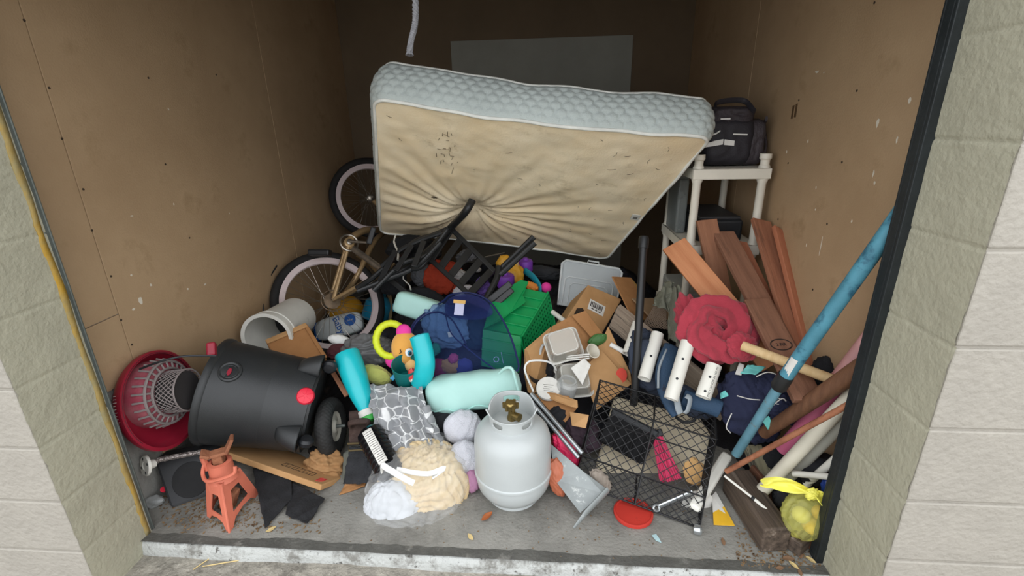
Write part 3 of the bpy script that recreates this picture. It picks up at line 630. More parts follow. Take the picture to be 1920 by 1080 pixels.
# ---------------------------------------------------------------- jack stand
m_org = mat('orange_paint', 'cb7058', .6, var=.08, scale=6, bump=.1, stain=[('8a4a38', 20, .66, .74), ('a5523d', 5, .6, .8)])
m_rust = mat('rusty_metal', '7b4a33', .8, col2='a06a4c', scale=14, bump=.4, bscale=90)
F0, FL_, FR_ = at(430, 1000, z=0), at(388, 968, z=0), at(486, 924, z=0); FB = FL_ + (FR_ - F0); cen = (FL_ + FR_) / 2
js = thing('jack_stand', 'orange jack stand with a rusty saddle on the floor at left', 'jack stand', cen)
T = cen + V((.0, -.012, .150)); q = .056
tops = {0: T + (F0 - cen).normalized() * q, 1: T + (FR_ - cen).normalized() * q, 2: T + (FB - cen).normalized() * q, 3: T + (FL_ - cen).normalized() * q}
feet = [F0, FR_, FB, FL_]
def jface(A, B, TA, TB, nm):
    """pressed side with an opening and two feet"""
    def P2(u, v): return lerp(lerp(A, B, u), lerp(TA, TB, u), v)
    n = (B - A).cross(TA - A).normalized() * .004; t = MB()
    out = [(0, 0), (.16, 0), (.24, .13), (.5, .17), (.76, .13), (.84, 0), (1, 0), (1, 1), (0, 1)]
    k = 28; inn = []
    hole = [(.22, .27), (.78, .27), (.70, .72), (.32, .72)]
    # outline and opening sampled round the same angles
    def ray_to(poly, c, w):
        best = None
        for i in range(len(poly)):
            (x1, y1), (x2, y2) = poly[i], poly[(i + 1) % len(poly)]; dx, dy = math.cos(w), math.sin(w); ex, ey = x2 - x1, y2 - y1
            den = dx * ey - dy * ex
            if abs(den) < 1e-9: continue
            s = ((x1 - c[0]) * ey - (y1 - c[1]) * ex) / den; r = ((x1 - c[0]) * dy - (y1 - c[1]) * dx) / den
            if s > 1e-6 and -1e-6 <= r <= 1 + 1e-6 and (best is None or s < best): best = s
        return (c[0] + math.cos(w) * best, c[1] + math.sin(w) * best)
    c = (.5, .45); angs = sorted([2 * math.pi * i / 64 for i in range(64)] + [math.atan2(y - c[1], x - c[0]) % (2 * math.pi) for x, y in out]); o_ = [ray_to(out, c, w) for w in angs]; i_ = [ray_to(hole, c, w) for w in angs]; N_ = len(angs)
    vs = [P2(*p) for p in o_] + [P2(*p) for p in i_]; vs += [p - n for p in vs]; fs = []
    for i in range(N_):
        j = (i + 1) % N_; fs += [(i, j, N_ + j, N_ + i), (2 * N_ + j, 2 * N_ + i, 3 * N_ + i, 3 * N_ + j), (j, i, 2 * N_ + i, 2 * N_ + j), (N_ + i, N_ + j, 3 * N_ + j, 3 * N_ + i)]
    t.add(vs, fs); return t.build(nm, m_org, js, smooth=0)
for i in range(4): j = (i + 1) % 4; jface(feet[i], feet[j], tops[i], tops[j], 'base_side')
MB().lathe([(.052, .155), (.042, .172), (.040, .225), (.026, .227), (.026, .16)], Matrix.Translation(T - V((0, 0, .165))) , 4 * 6, True, True).build('collar', m_org, js, smooth=35)
MB().cbox(Matrix.Translation(T + V((0, 0, .02))) @ Matrix.Rotation(.3, 4, 'Z'), .034, .034, .16).build('ratchet_bar', m_rust, js, smooth=0, bevel=.003)
sd = Matrix.Translation(T + V((.004, -.005, .100))) @ Matrix.Rotation(.55, 4, 'Z')
MB().cbox(sd, .075, .04, .012).cbox(sd @ Matrix.Translation((.042, 0, .022)) @ Matrix.Rotation(-1.05, 4, 'Y'), .06, .045, .012).cbox(sd @ Matrix.Translation((-.036, 0, .008)) @ Matrix.Rotation(.6, 4, 'Y'), .03, .045, .012).build('saddle', m_rust, js, smooth=0, bevel=.003)
MB().tube(bez([T + V((-.045, -.01, .07)), T + V((-.05, -.03, .03)), T + V((-.02, -.055, .018)), T + V((.03, -.06, .03)), T + V((.085, -.05, .05)), T + V((.09, -.04, .075))], 6), .0065, 8).tube([T + V((-.045, -.01, .03)), T + V((-.048, -.012, .085))], .011, 8).build('ratchet_handle', m_org, js)
MB().cbox(Matrix.Translation(T + V((0, 0, -.11))) @ Matrix.Rotation(.4, 4, 'Y'), .05, .04, .09).build('ratchet_pawl', m_rust, js, smooth=0, bevel=.006)

# ---------------------------------------------------------------- small rubber wheel, tool pouch, bottle
m_tire = mat('black_rubber', '262625', .75, var=.25, scale=20, bump=.2, bscale=60)
wc = at(621, 800, y=1.66); Mw = axis(wc, V((.97, .12, .05)))
wh = thing('rubber_wheel', 'small knobbly black rubber wheel standing beside the black drum', 'wheel', wc - V((0, 0, .125)))
def tirefn(u, v):
    a, b = 2 * math.pi * u, 2 * math.pi * v; k = .0022 * (1 if math.cos(b) > .1 and (int(u * 90) + int(v * 16)) % 2 else 0)
    r = .032 + k; return Mw @ V(((.09 + r * math.cos(b)) * math.cos(a), (.09 + r * math.cos(b)) * math.sin(a), r * 1.05 * math.sin(b)))
MB().grid(tirefn, 180, 32).build('tire', m_tire, wh, smooth=60)
MB().lathe([(0, .02), (.02, .026), (.03, .016), (.055, .012), (.062, .022), (.066, .012), (.066, -.012), (.062, -.022), (.03, -.016), (0, -.02)], Mw, 32, False, False).build('rim', mat('cream_rim', 'b9b5a8', .5), wh)
MB().tube([Mw @ V((0, 0, -.045)), Mw @ V((0, 0, .06))], .007, 10).build('axle', m_steel, wh)
m_lea = mat('worn_leather', '3c2c26', .75, var=.3, scale=12, bump=.5, bscale=90)
m_pou = mat('black_rough_leather', '26272a', .85, var=.35, scale=14, bump=.7, bscale=110)
tp = thing('tool_pouch', 'worn brown and black leather tool pouch between wheel and black bottle', 'pouch', at(672, 900, y=1.50))
drape('strap', m_lea, [at(656, 834, y=1.54), at(694, 832, y=1.54), at(690, 768, y=1.66), at(655, 772, y=1.66)], 4, .006, 10, 24, tp, thick=.012)
t = MB().tube([at(652, 832, y=1.535), at(698, 830, y=1.535), at(697, 842, y=1.53), at(654, 845, y=1.53)], .004, 6, closed=True); t.build('buckle', mat('dull_brass', '6d6044', .5, .6), tp)
MB().tube(bez([at(656, 800, y=1.59), at(658, 792, y=1.575), at(688, 790, y=1.575), at(692, 800, y=1.59)], 5), .012, 8, flat=.6).build('belt_loop', m_lea, tp)
drape('pouch_body', m_pou, [at(646, 908, y=1.47), at(706, 902, y=1.47), at(702, 838, y=1.55), at(658, 838, y=1.55)], 9, .012, 14, 30, tp, thick=.03)
drape('stiff_backing', mat('grey_green_sheet', '6b7068', .6, var=.15), [at(642, 905, y=1.50), at(655, 912, y=1.46), at(656, 842, y=1.56), at(644, 850, y=1.58)], 9, .004, 8, 12, tp, thick=.003)
flatcloth('torn_card', [(636, 928, .006), (684, 912, .006), (692, 888, .02), (655, 892, .02)], 5, 'torn damp brown cardboard scrap on the floor under the tool pouch', 'cardboard', m_card2, .01)
# ribbed black bottle with a white label
m_gloss = mat('glossy_black', '101114', .22, var=.2, scale=8)
b0, b1 = at(688, 803, y=1.53), at(733, 888, y=1.41); Mb = axis(b0, b1 - b0, V((0, -.7, .7))); lb = (b1 - b0).length
bo = thing('black_bottle', 'glossy black ribbed bottle with a white text label left of the patterned blanket', 'bottle', b1 - V((0, 0, .05)))
pf = [(0, 0), (.03, .002), (.046, .014), (.050, .03)]
for k in range(9): z = lerp(.03, lb, k / 9); pf += [(.052, z + .004), (.052, z + .012), (.0485, z + .014), (.0485, z + .016)]
pf += [(.04, lb + .012), (0, lb + .014)]
MB().lathe(pf, Mb, 32, False, False, sy=.8).build('body', m_gloss, bo)
# label facing the eye
e_ = (V((0, 0, H)) - (b0 + b1) / 2); e_ = (e_ - ax_ * e_.dot(ax_)).normalized() if (ax_ := (b1 - b0).normalized()) else None
sd_ = ax_.cross(e_).normalized(); m_lbl = mat('label_paper', 'd4d2cb', .7, var=.06, scale=30)
def lab(u, v, off=.0): w = lerp(-.25, .45, u); return lerp(b0, b1, lerp(.12, .82, v)) + (sd_ * math.sin(w) * .0525 + e_ * (math.cos(w) * .0525 + off)) * 1.0
MB().grid(lab, 8, 12).build('label', m_lbl, bo, smooth=180, solid=.001)
t = MB()
for k in range(15):
    v = lerp(.08, .92, k / 14); t.tube([lab(u, v, .001) for u in (.12, .3, .5, .7, .88 - .3 * (k % 4 == 3))], .0011, 4)
t.build('label_text', m_ink, bo)
# ---------------------------------------------------------------- teal bottle
m_teal = mat('teal_plastic', '12b3bb', .4, var=.06, scale=4, coat=.2)
t0, t1 = at(650, 662, y=1.80), at(686, 768, y=1.66); Mt = axis(t0, t1 - t0); lt = (t1 - t0).length
tb = thing('teal_bottle', 'teal tapered plastic bottle upside down with a white and green cap', 'bottle', t1 - V((0, 0, .05)))
MB().lathe([(0, .01), (.040, .008), (.050, .0), (.053, .006), (.055, .05), (.053, .12), (.044, lt * .75), (.031, lt * .97), (.028, lt)], Mt, 36, False, True).build('body', m_teal, tb)
MB().lathe([(.029, lt), (.034, lt + .002), (.036, lt + .03), (.03, lt + .032)], Mt, 28).build('white_collar', m_lbl, tb)
MB().lathe([(.037, lt + .03), (.040, lt + .034), (.040, lt + .052), (.034, lt + .056), (0, lt + .056)], Mt, 28, True, False).build('green_cap', mat('green_plastic', '37a844', .45), tb)
# ---------------------------------------------------------------- behind the drum
m_wht = mat('white_bucket', 'd3d2ca', .5, var=.07, scale=6, stain=('a09c8e', 7, .62, .8))
b0, b1 = at(500, 634, y=1.96), at(556, 594, y=2.27); Mb = axis(b0, b1 - b0); lb = (b1 - b0).length
bk = thing('bucket', 'white plastic bucket lying on its side behind the black drum', 'bucket', b0 - V((0, 0, .14)))
MB().lathe([(.106, -.0), (.124, -.002), (.124, .012), (.118, .014), (.118, .045), (.121, .048), (.121, .056), (.115, .06), (.105, lb), (0, lb + .004)], Mb, 48, False, False).lathe([(.106, 0), (.103, lb - .01), (0, lb - .01)], Mb, 48, False, False).build('body', m_wht, bk)
MB().tube(bez([Mb @ V((.122, .0, .03)), Mb @ V((.11, -.1, .0)), Mb @ V((0, -.145, -.01)), Mb @ V((-.11, -.1, .0)), Mb @ V((-.122, 0, .03))]), .003, 6).build('bail_handle', m_steel, bk)
o = MB().ball(axis(at(562, 592, y=2.48), V((.1, -.5, .85))), .085, .085, .06, 4).build('white_bowl', m_wht); tag(o, 'upturned white bowl seen through the lower spokes of the near bicycle wheel', 'bowl')
a, b, c = at(499, 642, y=1.93), at(574, 610, y=2.05), at(612, 672, y=1.90)
cbx = thing('brown_box', 'small worn brown cardboard box behind the black drum', 'box', (a + c) / 2 - V((0, 0, .1)))
u1, u2 = b - a, c - b; n_ = u1.cross(u2).normalized(); n_ = n_ if n_.z < 0 else -n_
MB().hexa(a, u1, u2, n_ * .10).build('body', m_card2, cbx, smooth=0, bevel=.006)
MB().hexa(a - n_ * .012 - u2.normalized() * .01, u1 * 1.02, u2.normalized() * .028, n_ * .012).build('folded_rim', m_card, cbx, smooth=0, bevel=.005)
MB().hexa(b - n_ * .01 - u1.normalized() * .012, u1.normalized() * .018, u2 * 1.0, n_ * .01).build('side_rim', m_card2, cbx, smooth=0, bevel=.004)
tag(board('cardboard_sheet', wood('red_brown_card', '6b4630', '7d5438'), at(448, 606, y=2.34), at(520, 582, y=2.62), UP, .12, .008), 'dark brown cardboard sheet between left wall and white bucket', 'cardboard')
# ---------------------------------------------------------------- cruiser bicycle leaning in the left corner
m_tyre = mat('bicycle_tyre', '1d1c1c', .8, var=.2, scale=20); m_rim = mat('pale_pink_rim', 'd3c3c2', .45, var=.06, scale=8, stain=('9b8280', 9, .62, .8))
m_chrome = mat('dull_chrome', '9b948a', .35, .85, var=.2, scale=20); m_frame = mat('champagne_frame', 'a58a64', .38, .35, var=.12, scale=8, stain=('6e4a2e', 10, .62, .72))
hubA, hubB = at(620, 568, y=2.47), at(695, 371, y=3.22)
by = thing('bicycle', 'champagne cruiser bicycle with pink rims tipped against the left wall', 'bicycle', hubA - V((0, 0, .33)))
def bike_wheel(hub, nrm, R, name, seed, reflector=None):
    M = axis(hub, nrm, V((0, 0, 1)))
    w = MB().lathe([(.016, -.035), (.024, -.03), (.024, -.024), (.015, -.02), (.015, .02), (.024, .024), (.024, .03), (.016, .035)], M, 20, True, True).tube([M @ V((0, 0, -.075)), M @ V((0, 0, .075))], .006, 8).build(name, m_chrome, by)
    MB().ring(M, R - .026, .026, 80, 14).build('tyre', m_tyre, w, smooth=180)
    MB().lathe([(R - .052, -.017), (R - .044, -.019), (R - .044, .019), (R - .052, .017), (R - .074, .012), (R - .078, 0), (R - .074, -.012), (R - .052, -.017)], M, 80, False, False).build('rim', m_rim, w)
    t = MB()
    for i in range(36):
        a = 2 * math.pi * i / 36; s = 1 if i % 2 else -1; b = a + (.75 if (i // 2) % 2 else -.75)
        t.tube([M @ V((.022 * math.cos(b), .022 * math.sin(b), .027 * s)), M @ V(((R - .076) * math.cos(a), (R - .076) * math.sin(a), 0))], .0013, 5)
    t.build('spokes', m_chrome, w)
    if reflector is not None:
        q = M @ V(((R - .13) * math.cos(reflector), (R - .13) * math.sin(reflector), .012)); MB().cbox(axis(q, M.to_3x3() @ V((0, 0, 1)), M.to_3x3() @ V((math.cos(reflector), math.sin(reflector), 0))), .09, .03, .012).build('reflector', m_refl, w, smooth=0, bevel=.006)
    return M, w
vA = (V((0, 0, H)) - hubA).normalized(); vB = (V((0, 0, H)) - hubB).normalized()
MA, wA = bike_wheel(hubA, vA + RIGHT * .30 + UP * .36, .318, 'wheel', 1)
MB_, wB = bike_wheel(hubB, vB + RIGHT * .16 + UP * .10, .272, 'wheel', 2)
q = at(662, 421, y=3.30); MB().cbox(frame(q, RIGHT * .75 - UP * .6, UP), .09, .028, .012).build('reflector', m_refl, wB, smooth=0, bevel=.006)
nA = (MA.to_3x3() @ V((0, 0, 1)))
MB().lathe([(.0, .034), (.03, .034), (.046, .036), (.046, .040), (.03, .042), (0, .042)], MA, 40, False, False).ring(MA @ Matrix.Translation((0, 0, .045)), .062, .003, 48, 6).build('sprocket', mat('rusty_chrome', '82705c', .5, .6, var=.3, scale=20), wA)
# frame: chain stays and seat stays on both sides of the near wheel, swooping tubes behind
bb = at(652, 459, y=2.62); sc_ = at(716, 505, y=2.48); hd_ = at(726, 432, y=3.16)
t = MB()
for s in (.062, -.062):
    o1 = nA * s; t.tube([hubA + o1, bb + o1 * .5], .012, 10); t.tube([hubA + o1, lerp(hubA, sc_, .9) + o1 * .5 + UP * -.02, sc_ + o1 * .4 + V((.06, .02, .02))], .0105, 10)
t.tube(bez([bb, at(662, 444, y=2.66), at(684, 432, y=2.80), at(707, 431, y=3.02), hd_], 6), .021, 12)
t.tube(bez([at(640, 560, y=2.66), at(668, 520, y=2.66), at(692, 470, y=2.80), at(708, 446, y=2.98), hd_], 6), .017, 12)
t.tube([bb + UP * .0, sc_], .017, 12)
t.lathe([(.024, -.04), (.03, -.036), (.03, .036), (.024, .04)], axis(bb, nA), 20)
t.build('frame', m_frame, by)
MB().tube([lerp(bb, sc_, .18) + vA * .004, lerp(bb, sc_, 1.0)], .0185, 12).build('seat_tube_sleeve', m_chrome, by)
# fork to the far wheel
MB().tube([hd_, lerp(hd_, hubB, .5) + RIGHT * .1, hubB + RIGHT * .05], .013, 8).tube([hubB, at(712, 387, y=3.2), at(735, 394, y=3.2)], .016, 8).build('fork', m_frame, by)
cr = MB().lathe([(.0, .05), (.012, .05), (.018, .046), (.018, .036), (0, .036)], axis(bb, nA), 16, False, False).ring(axis(bb + nA * .03, nA), .05, .006, 36, 6)
cr.tube([bb + nA * .05, at(690, 455, y=2.58), at(694, 454, y=2.58)], .008, 8); ck = cr.build('crank', m_chrome, by)
MB().cbox(frame(at(696, 442, y=2.56), RIGHT * .3 + UP, vA), .10, .05, .03).build('pedal', m_blk, ck, smooth=0, bevel=.006)
p_ = frame(at(600, 474, y=2.50), RIGHT, UP); pd = MB().cbox(p_, .12, .035, .06).build('pedal', m_blk, ck, smooth=0, bevel=.008); MB().cbox(p_ @ Matrix.Translation((.01, .021, -.01)), .09, .008, .05).build('pedal_reflector', m_refl, pd, smooth=0, bevel=.003) if False else None
MB().tube(bez([MA @ V((.35 * math.cos(w), .35 * math.sin(w), 0)) for w in (2.2, 2.6, 3.0, 3.4)], 5), .004, 6).build('brake_strap', m_blk, by)
# mudguard edge right of the near wheel
def fender(u, v): w = lerp(-.95, 1.25, u) + math.pi; b = lerp(-.5, .5, v) * 2.0; r = .352; return MA @ V(((r + .01 * math.cos(b)) * math.cos(w + FW), (r + .01 * math.cos(b)) * math.sin(w + FW), .034 * math.sin(b)))
MAi = MA.inverted(); q = MAi @ at(725, 560, y=2.45); FW = math.atan2(q.y, q.x) - math.pi
MB().grid(fender, 40, 8).build('mudguard', m_frame, by, smooth=180, solid=.002)
sd = MB().ball(frame(at(742, 488, y=2.60), RIGHT + UP * .75, FWD), .13, .075, .035, 4, lambda p: 1 - .35 * max(0, -p.x)); sd.build('saddle', m_blk, by, smooth=180)

# ---------------------------------------------------------------- black slatted folding chairs tipped over
m_chair = mat('black_painted_metal', '202122', .42, var=.2, scale=12, stain=('3d3b38', 14, .64, .75))
rt0, rt1, rl0, rl1 = at(841, 424, y=2.66), at(928, 510, y=2.48), at(803, 483, y=2.52), at(884, 556, y=2.34)
ch = thing('folding_chair', 'black slatted folding chair tipped over against the mattress', 'chair', at(880, 540, y=2.4) - V((0, 0, .1)))
for p, q in ((rt0, rt1), (rl0, rl1)): board('seat_rail', m_chair, p, q, (rt0 - rl0), .026, .022, ch, .004)
for k in range(5):
    f = lerp(.06, .95, k / 4); p, q = lerp(rt0, rt1, f), lerp(rl0, rl1, f); d = (p - q).normalized(); board('slat', m_chair, p - d * .004, q + d * -.0, (rt1 - rt0), .042, .012, ch, .003)
tip = plane_hit(887, 369) - NX * .02
bp = bez([tip, at(872, 398, y=tip.y - .02), at(845, 427, y=2.62), at(806, 468, y=2.50), at(765, 500, y=2.38), at(715, 525, y=2.30)], 8); MB().tube(bp, .02, 12).build('leg', m_chair, ch)
bp = bez([at(842, 428, y=2.60), at(815, 440, y=2.6), at(780, 452, y=2.58), at(745, 480, y=2.44), at(700, 520, y=2.36), at(668, 541, y=2.29)], 8); MB().tube(bp, .015, 10).build('leg', m_chair, ch)
for (a, b, r) in ((at(1001, 444, y=2.44), at(935, 508, y=2.40), .016), (at(1003, 455, y=2.40), at(938, 515, y=2.36), .016)): MB().tube([a, b], r, 10).build('leg', m_chair, ch)
MB().tube(bez([at(936, 500, y=2.40), at(930, 525, y=2.34), at(908, 566, y=2.25)], 6), .017, 10).build('leg', m_chair, ch)
ch2 = thing('folding_chair', 'second black folding chair half buried, its bars crossing beside the bicycle', 'chair', at(770, 520, y=2.4) - V((0, 0, .1)))
for pts in ([(838, 432, 2.55), (800, 478, 2.47), (752, 496, 2.40), (700, 545, 2.3)], [(830, 436, 2.57), (790, 450, 2.56), (750, 470, 2.52), (715, 500, 2.46)], [(826, 455, 2.5), (780, 500, 2.42), (730, 522, 2.36), (670, 546, 2.30)], [(812, 470, 2.5), (790, 500, 2.44), (770, 505, 2.4)]):
    MB().tube(bez([at(*p[:2], y=p[2] - .10) for p in pts], 8), .013, 10).build('leg', m_chair, ch2)
for a, b in (((795, 452, 2.5), (776, 500, 2.38)), ((772, 460, 2.5), (742, 508, 2.38)), ((742, 470, 2.5), (712, 528, 2.36))): board('slat', m_chair, at(*a[:2], y=a[2] - .12), at(*b[:2], y=b[2] - .12), RIGHT, .03, .012, ch2, .003)
board('seat_rail', m_chair, at(728, 520, y=2.34), at(775, 560, y=2.26), UP, .028, .02, ch2, .004)
ch3 = thing('folded_stool', 'dark grey folded flat bars lying on the green crate lid', 'stool', at(940, 550, y=2.2) - V((0, 0, .05)))
for dy, nm in ((0, 'bar'), (9, 'bar')): board(nm, m_chair, at(912 + dy, 568 + dy, y=2.22), at(958 + dy * .3, 531 + dy * 1.2, y=2.26), UP, .035, .018, ch3, .005)
# ---------------------------------------------------------------- propane tank
m_tank = mat('pale_grey_paint', 'b4b9b8', .3, var=.03, scale=5, bump=.04, bscale=300, stain=('9a9a92', 11, .68, .8))
TB = at(958, 966, z=0); TB = V((TB.x + .002, TB.y + .118, 0))
tk = thing('propane_tank', 'pale grey propane gas cylinder standing on the concrete floor', 'gas cylinder', TB)
MT = Matrix.Translation(TB); r = .143
pf = [(.0, .028), (.07, .005), (.10, .014), (.121, .033), (.137, .062), (r, .097), (r, .235), (.141, .258), (.134, .282), (.119, .302), (.095, .316), (.06, .326), (.03, .33), (0, .331)]
MB().lathe(pf, MT, 72, False, False).build('body', m_tank, tk)
MB().lathe([(.098, .02), (.1, .0), (.094, .0), (.092, .02)], MT, 60, False, False).build('foot_ring', m_tank, tk)
MB().lathe([(r, .1115), (r + .0035, .114), (r + .004, .119), (r + .0035, .123), (r, .1265)], MT, 72, False, False).build('weld_seam', m_tank, tk)
rc = .080; t = MB(); NA, NH = 180, 34
cvw = math.atan2(-TB.y, -TB.x)             # towards the viewer
def cz(a):
    d = abs((a - cvw + math.pi) % (2 * math.pi) - math.pi)       # 0 in front, pi behind
    if d < 1.2: return .056
    if d < 1.36: return lerp(.056, .078, (d - 1.2) / .16)
    if d < 1.62: return lerp(.078, .052, (d - 1.36) / .26)
    return lerp(.052, .088, min(1, (d - 1.62) / .8) ** .6)
vs = []; fs = []
for j in range(NH + 1):
    for i in range(NA):
        a = 2 * math.pi * i / NA; h = .312 + cz(a) * j / NH; rr = rc + (.004 * (j / NH) ** 3) + (.012 * max(0, 1 - abs(abs((a - cvw + math.pi) % (2 * math.pi) - math.pi) - 1.36) / .16) * (j / NH) ** 4); vs.append(MT @ V((rr * math.cos(a), rr * math.sin(a), h)))
for j in range(NH):
    for i in range(NA):
        a = 2 * math.pi * (i + .5) / NA; h = cz(a) * (j + .5) / NH; dd = (a - cvw + math.pi) % (2 * math.pi) - math.pi; skip = False
        for (ca, ch_, wa, wh_) in ((-.72, .033, .27, .011), (.72, .033, .27, .011), (math.pi, .058, .40, .013), (-math.pi, .058, .40, .013)):
            if ((dd - ca) / wa) ** 4 + ((h - ch_) / wh_) ** 4 < 1: skip = True
        if not skip: i2 = (i + 1) % NA; fs.append((j * NA + i, j * NA + i2, (j + 1) * NA + i2, (j + 1) * NA + i))
t.add(vs, fs); t.build('collar', m_tank, tk, smooth=180, solid=.005)
m_brass = mat('tarnished_brass', '8d7a4c', .35, .85, var=.25, scale=20)
vl = MB().lathe([(.016, .32), (.018, .34), (.014, .352), (.013, .372), (0, .374)], MT, 20, False, False).tube([MT @ V((0, 0, .352)), MT @ V((.03, -.022, .352))], [.013, .015], 14).build('valve', m_brass, tk)
t = MB(); Mh = MT @ Matrix.Translation((-.004, .002, .392)); 
t.lathe([(0, -.016), (.02, -.016), (.024, -.01), (.024, .004), (.018, .01), (0, .010)], Mh, 12, False, False)
for i in range(6): w = 2 * math.pi * i / 6; t.lathe([(.006, -.014), (.0065, .006), (0, .008)], Mh @ Matrix.Translation((.024 * math.cos(w), .024 * math.sin(w), 0)), 8, True, False)
t.build('hand_wheel', m_brass, vl)
# ---------------------------------------------------------------- clear bag of washing
m_cream = mat('cream_fabric', 'cbb184', .9, col2='dcc9a2', scale=8, sheen=.2); m_wcl = mat('white_cloth', 'c3c6ca', .9, var=.05, scale=9, stain=('9aa3ad', 8, .6, .7)); m_pinkst = mat('stained_pink_cloth', 'b67a70', .9, var=.15)
def lump2(*a, **k): return lump(*a, **k)
def ruffled(name, m, px, py, y, w, h, d, rot, seed, fr, am):
    p = at(px, py, y=y); k = mpp(p) / 2; c, s = math.cos(math.radians(rot)), math.sin(math.radians(rot))
    M = Matrix(((RIGHT * c + UP * s) * w * k, FWD * d / 2, (UP * c - RIGHT * s) * h * k)).transposed().to_4x4(); M.translation = p
    def fn(q):
        n1 = V((noise.noise(q * 1.3 + V((seed, 0, 0))), noise.noise(q * 1.3 + V((0, seed, 0))), noise.noise(q * 1.3 + V((0, 0, seed)))))
        ph = fr * (q.z + .45 * q.x * q.x - .3 * q.x + .55 * n1.x) + 1.2 * noise.noise(q * 4 + V((seed, 3, 1))); ph2 = fr * 1.7 * (q.z * .5 + q.x * .8 + .6 * n1.y)
        sq = 1 / (abs(q.x) ** 3 + abs(q.y) ** 3 + abs(q.z) ** 3) ** .12
        return sq * (.93 + am * (abs(math.sin(ph)) ** .7 - .5) * (.6 + .8 * n1.z) + am * .45 * (abs(math.sin(ph2)) ** .7 - .5) + .05 * n1.y)
    return MB().ball(M, 1, 1, 1, 6, fn).build(name, m, None, smooth=180)
o = ruffled('cream_curtain', m_cream, 799, 911, 1.47, 176, 172, .22, -15, 21, 13, .16); tag(o, 'cream ruffled fabric bundled inside the clear plastic bag', 'fabric')
o = ruffled('white_cloth', m_wcl, 737, 950, 1.375, 112, 106, .13, -40, 33, 5, .12); tag(o, 'white printed cloth in the lower left of the clear bag', 'cloth')
o = lump('red_stained_cloth', m_pinkst, 812, 945, 1.385, 40, 22, .03, -15, 14, .35, 2.4, sub=4); tag(o, 'small red stained rag showing through the clear bag', 'rag')
m_film = sheer(mat('clear_plastic_film', 'e6e9e9', .1, var=.02, spec=1.0, bump=.6, bscale=26), .80)
pb = thing('plastic_bag', 'clear plastic bag of cream and white washing with white strap handles', 'bag', at(784, 985, z=0))
p = at(783, 917, y=1.43); k = mpp(p) / 2; MM = Matrix((RIGHT * .97 * 200 * k + UP * 36 * k, FWD * .15, UP * .95 * 176 * k - RIGHT * 10 * k)).transposed().to_4x4(); MM.translation = p
MB().ball(MM, 1, 1, 1, 6, lambda q: 1 / (abs(q.x) ** 3 + abs(q.y) ** 3 + abs(q.z) ** 3) ** .1 * (.97 + .10 * (folds(q, 2.6, 51, 5) - .5)) - (.16 * max(0, q.x) * max(0, -q.z))).build('film', m_film, pb, smooth=180)
m_strap = mat('white_webbing', 'e6e6e2', .8, var=.04, scale=30, bump=.3, bscale=120)
MB().tube(bez([at(716, 884, y=1.33), at(716, 872, y=1.325), at(726, 878, y=1.315), at(760, 898, y=1.30), at(776, 906, y=1.30)], 8), .0105, 8, flat=.45, hint=UP).build('strap_handle', m_strap, pb)
MB().tube(bez([at(744, 880, y=1.335), at(775, 886, y=1.33), at(805, 888, y=1.325), at(834, 878, y=1.33), at(812, 895, y=1.33)], 8), .0095, 8, flat=.45, hint=UP).build('strap_handle', m_strap, pb)
# ---------------------------------------------------------------- patterned blanket
def cell_mat(name, c1, c2, sc, edge):
    m = mat(name, c1, .9, sheen=.2); t = m.node_tree; N = t.nodes; b = N['Principled BSDF']
    u = node(m, 'ShaderNodeUVMap'); v = node(m, 'ShaderNodeTexVoronoi', feature='DISTANCE_TO_EDGE', Scale=sc, Randomness=.55); t.links.new(u.outputs[0], v.inputs['Vector'])
    r = node(m, 'ShaderNodeValToRGB'); r.color_ramp.elements[0].position = edge; r.color_ramp.elements[0].color = (*lin(c2), 1); r.color_ramp.elements[1].position = edge + .02; r.color_ramp.elements[1].color = (*lin(c1), 1)
    t.links.new(v.outputs['Distance'], r.inputs[0]); t.links.new(r.outputs[0], b.inputs['Base Color']); return m
m_gir = cell_mat('giraffe_print', '8b8d8f', 'd6d7d6', 9, .032)
gb_ = thing('baby_blanket', 'grey baby blanket with white giraffe pattern draped between teal bottle and bag', 'blanket', at(760, 830, y=1.55))
drape('upper_fold', m_gir, [at(700, 800, y=1.55), at(812, 815, y=1.56), at(792, 722, y=1.74), at(690, 722, y=1.72)], 31, .045, 6, 60, gb_, sag=-.05, uv=(.62, .5), edge=.07, extra=lambda u, v: FWD * (.022 * math.sin(u * 17 + 2.5 * noise.noise(V((u * 2, v * 2, 3)))) * min(1, v * 3 + .3)))
drape('lower_fold', m_gir, [at(742, 846, y=1.48), at(838, 838, y=1.55), at(804, 762, y=1.64), at(708, 775, y=1.60)], 37, .035, 6, 60, gb_, sag=-.02, uv=(.62, .5), edge=.08, extra=lambda u, v: FWD * (.018 * math.sin(u * 19 + 2.5 * noise.noise(V((u * 2, v * 2, 8))))))
drape('trailing_corner', m_gir, [at(800, 850, y=1.56), at(860, 842, y=1.60), at(830, 812, y=1.64), at(790, 800, y=1.62)], 39, .02, 9, 30, gb_, uv=(.3, .25), edge=.05)
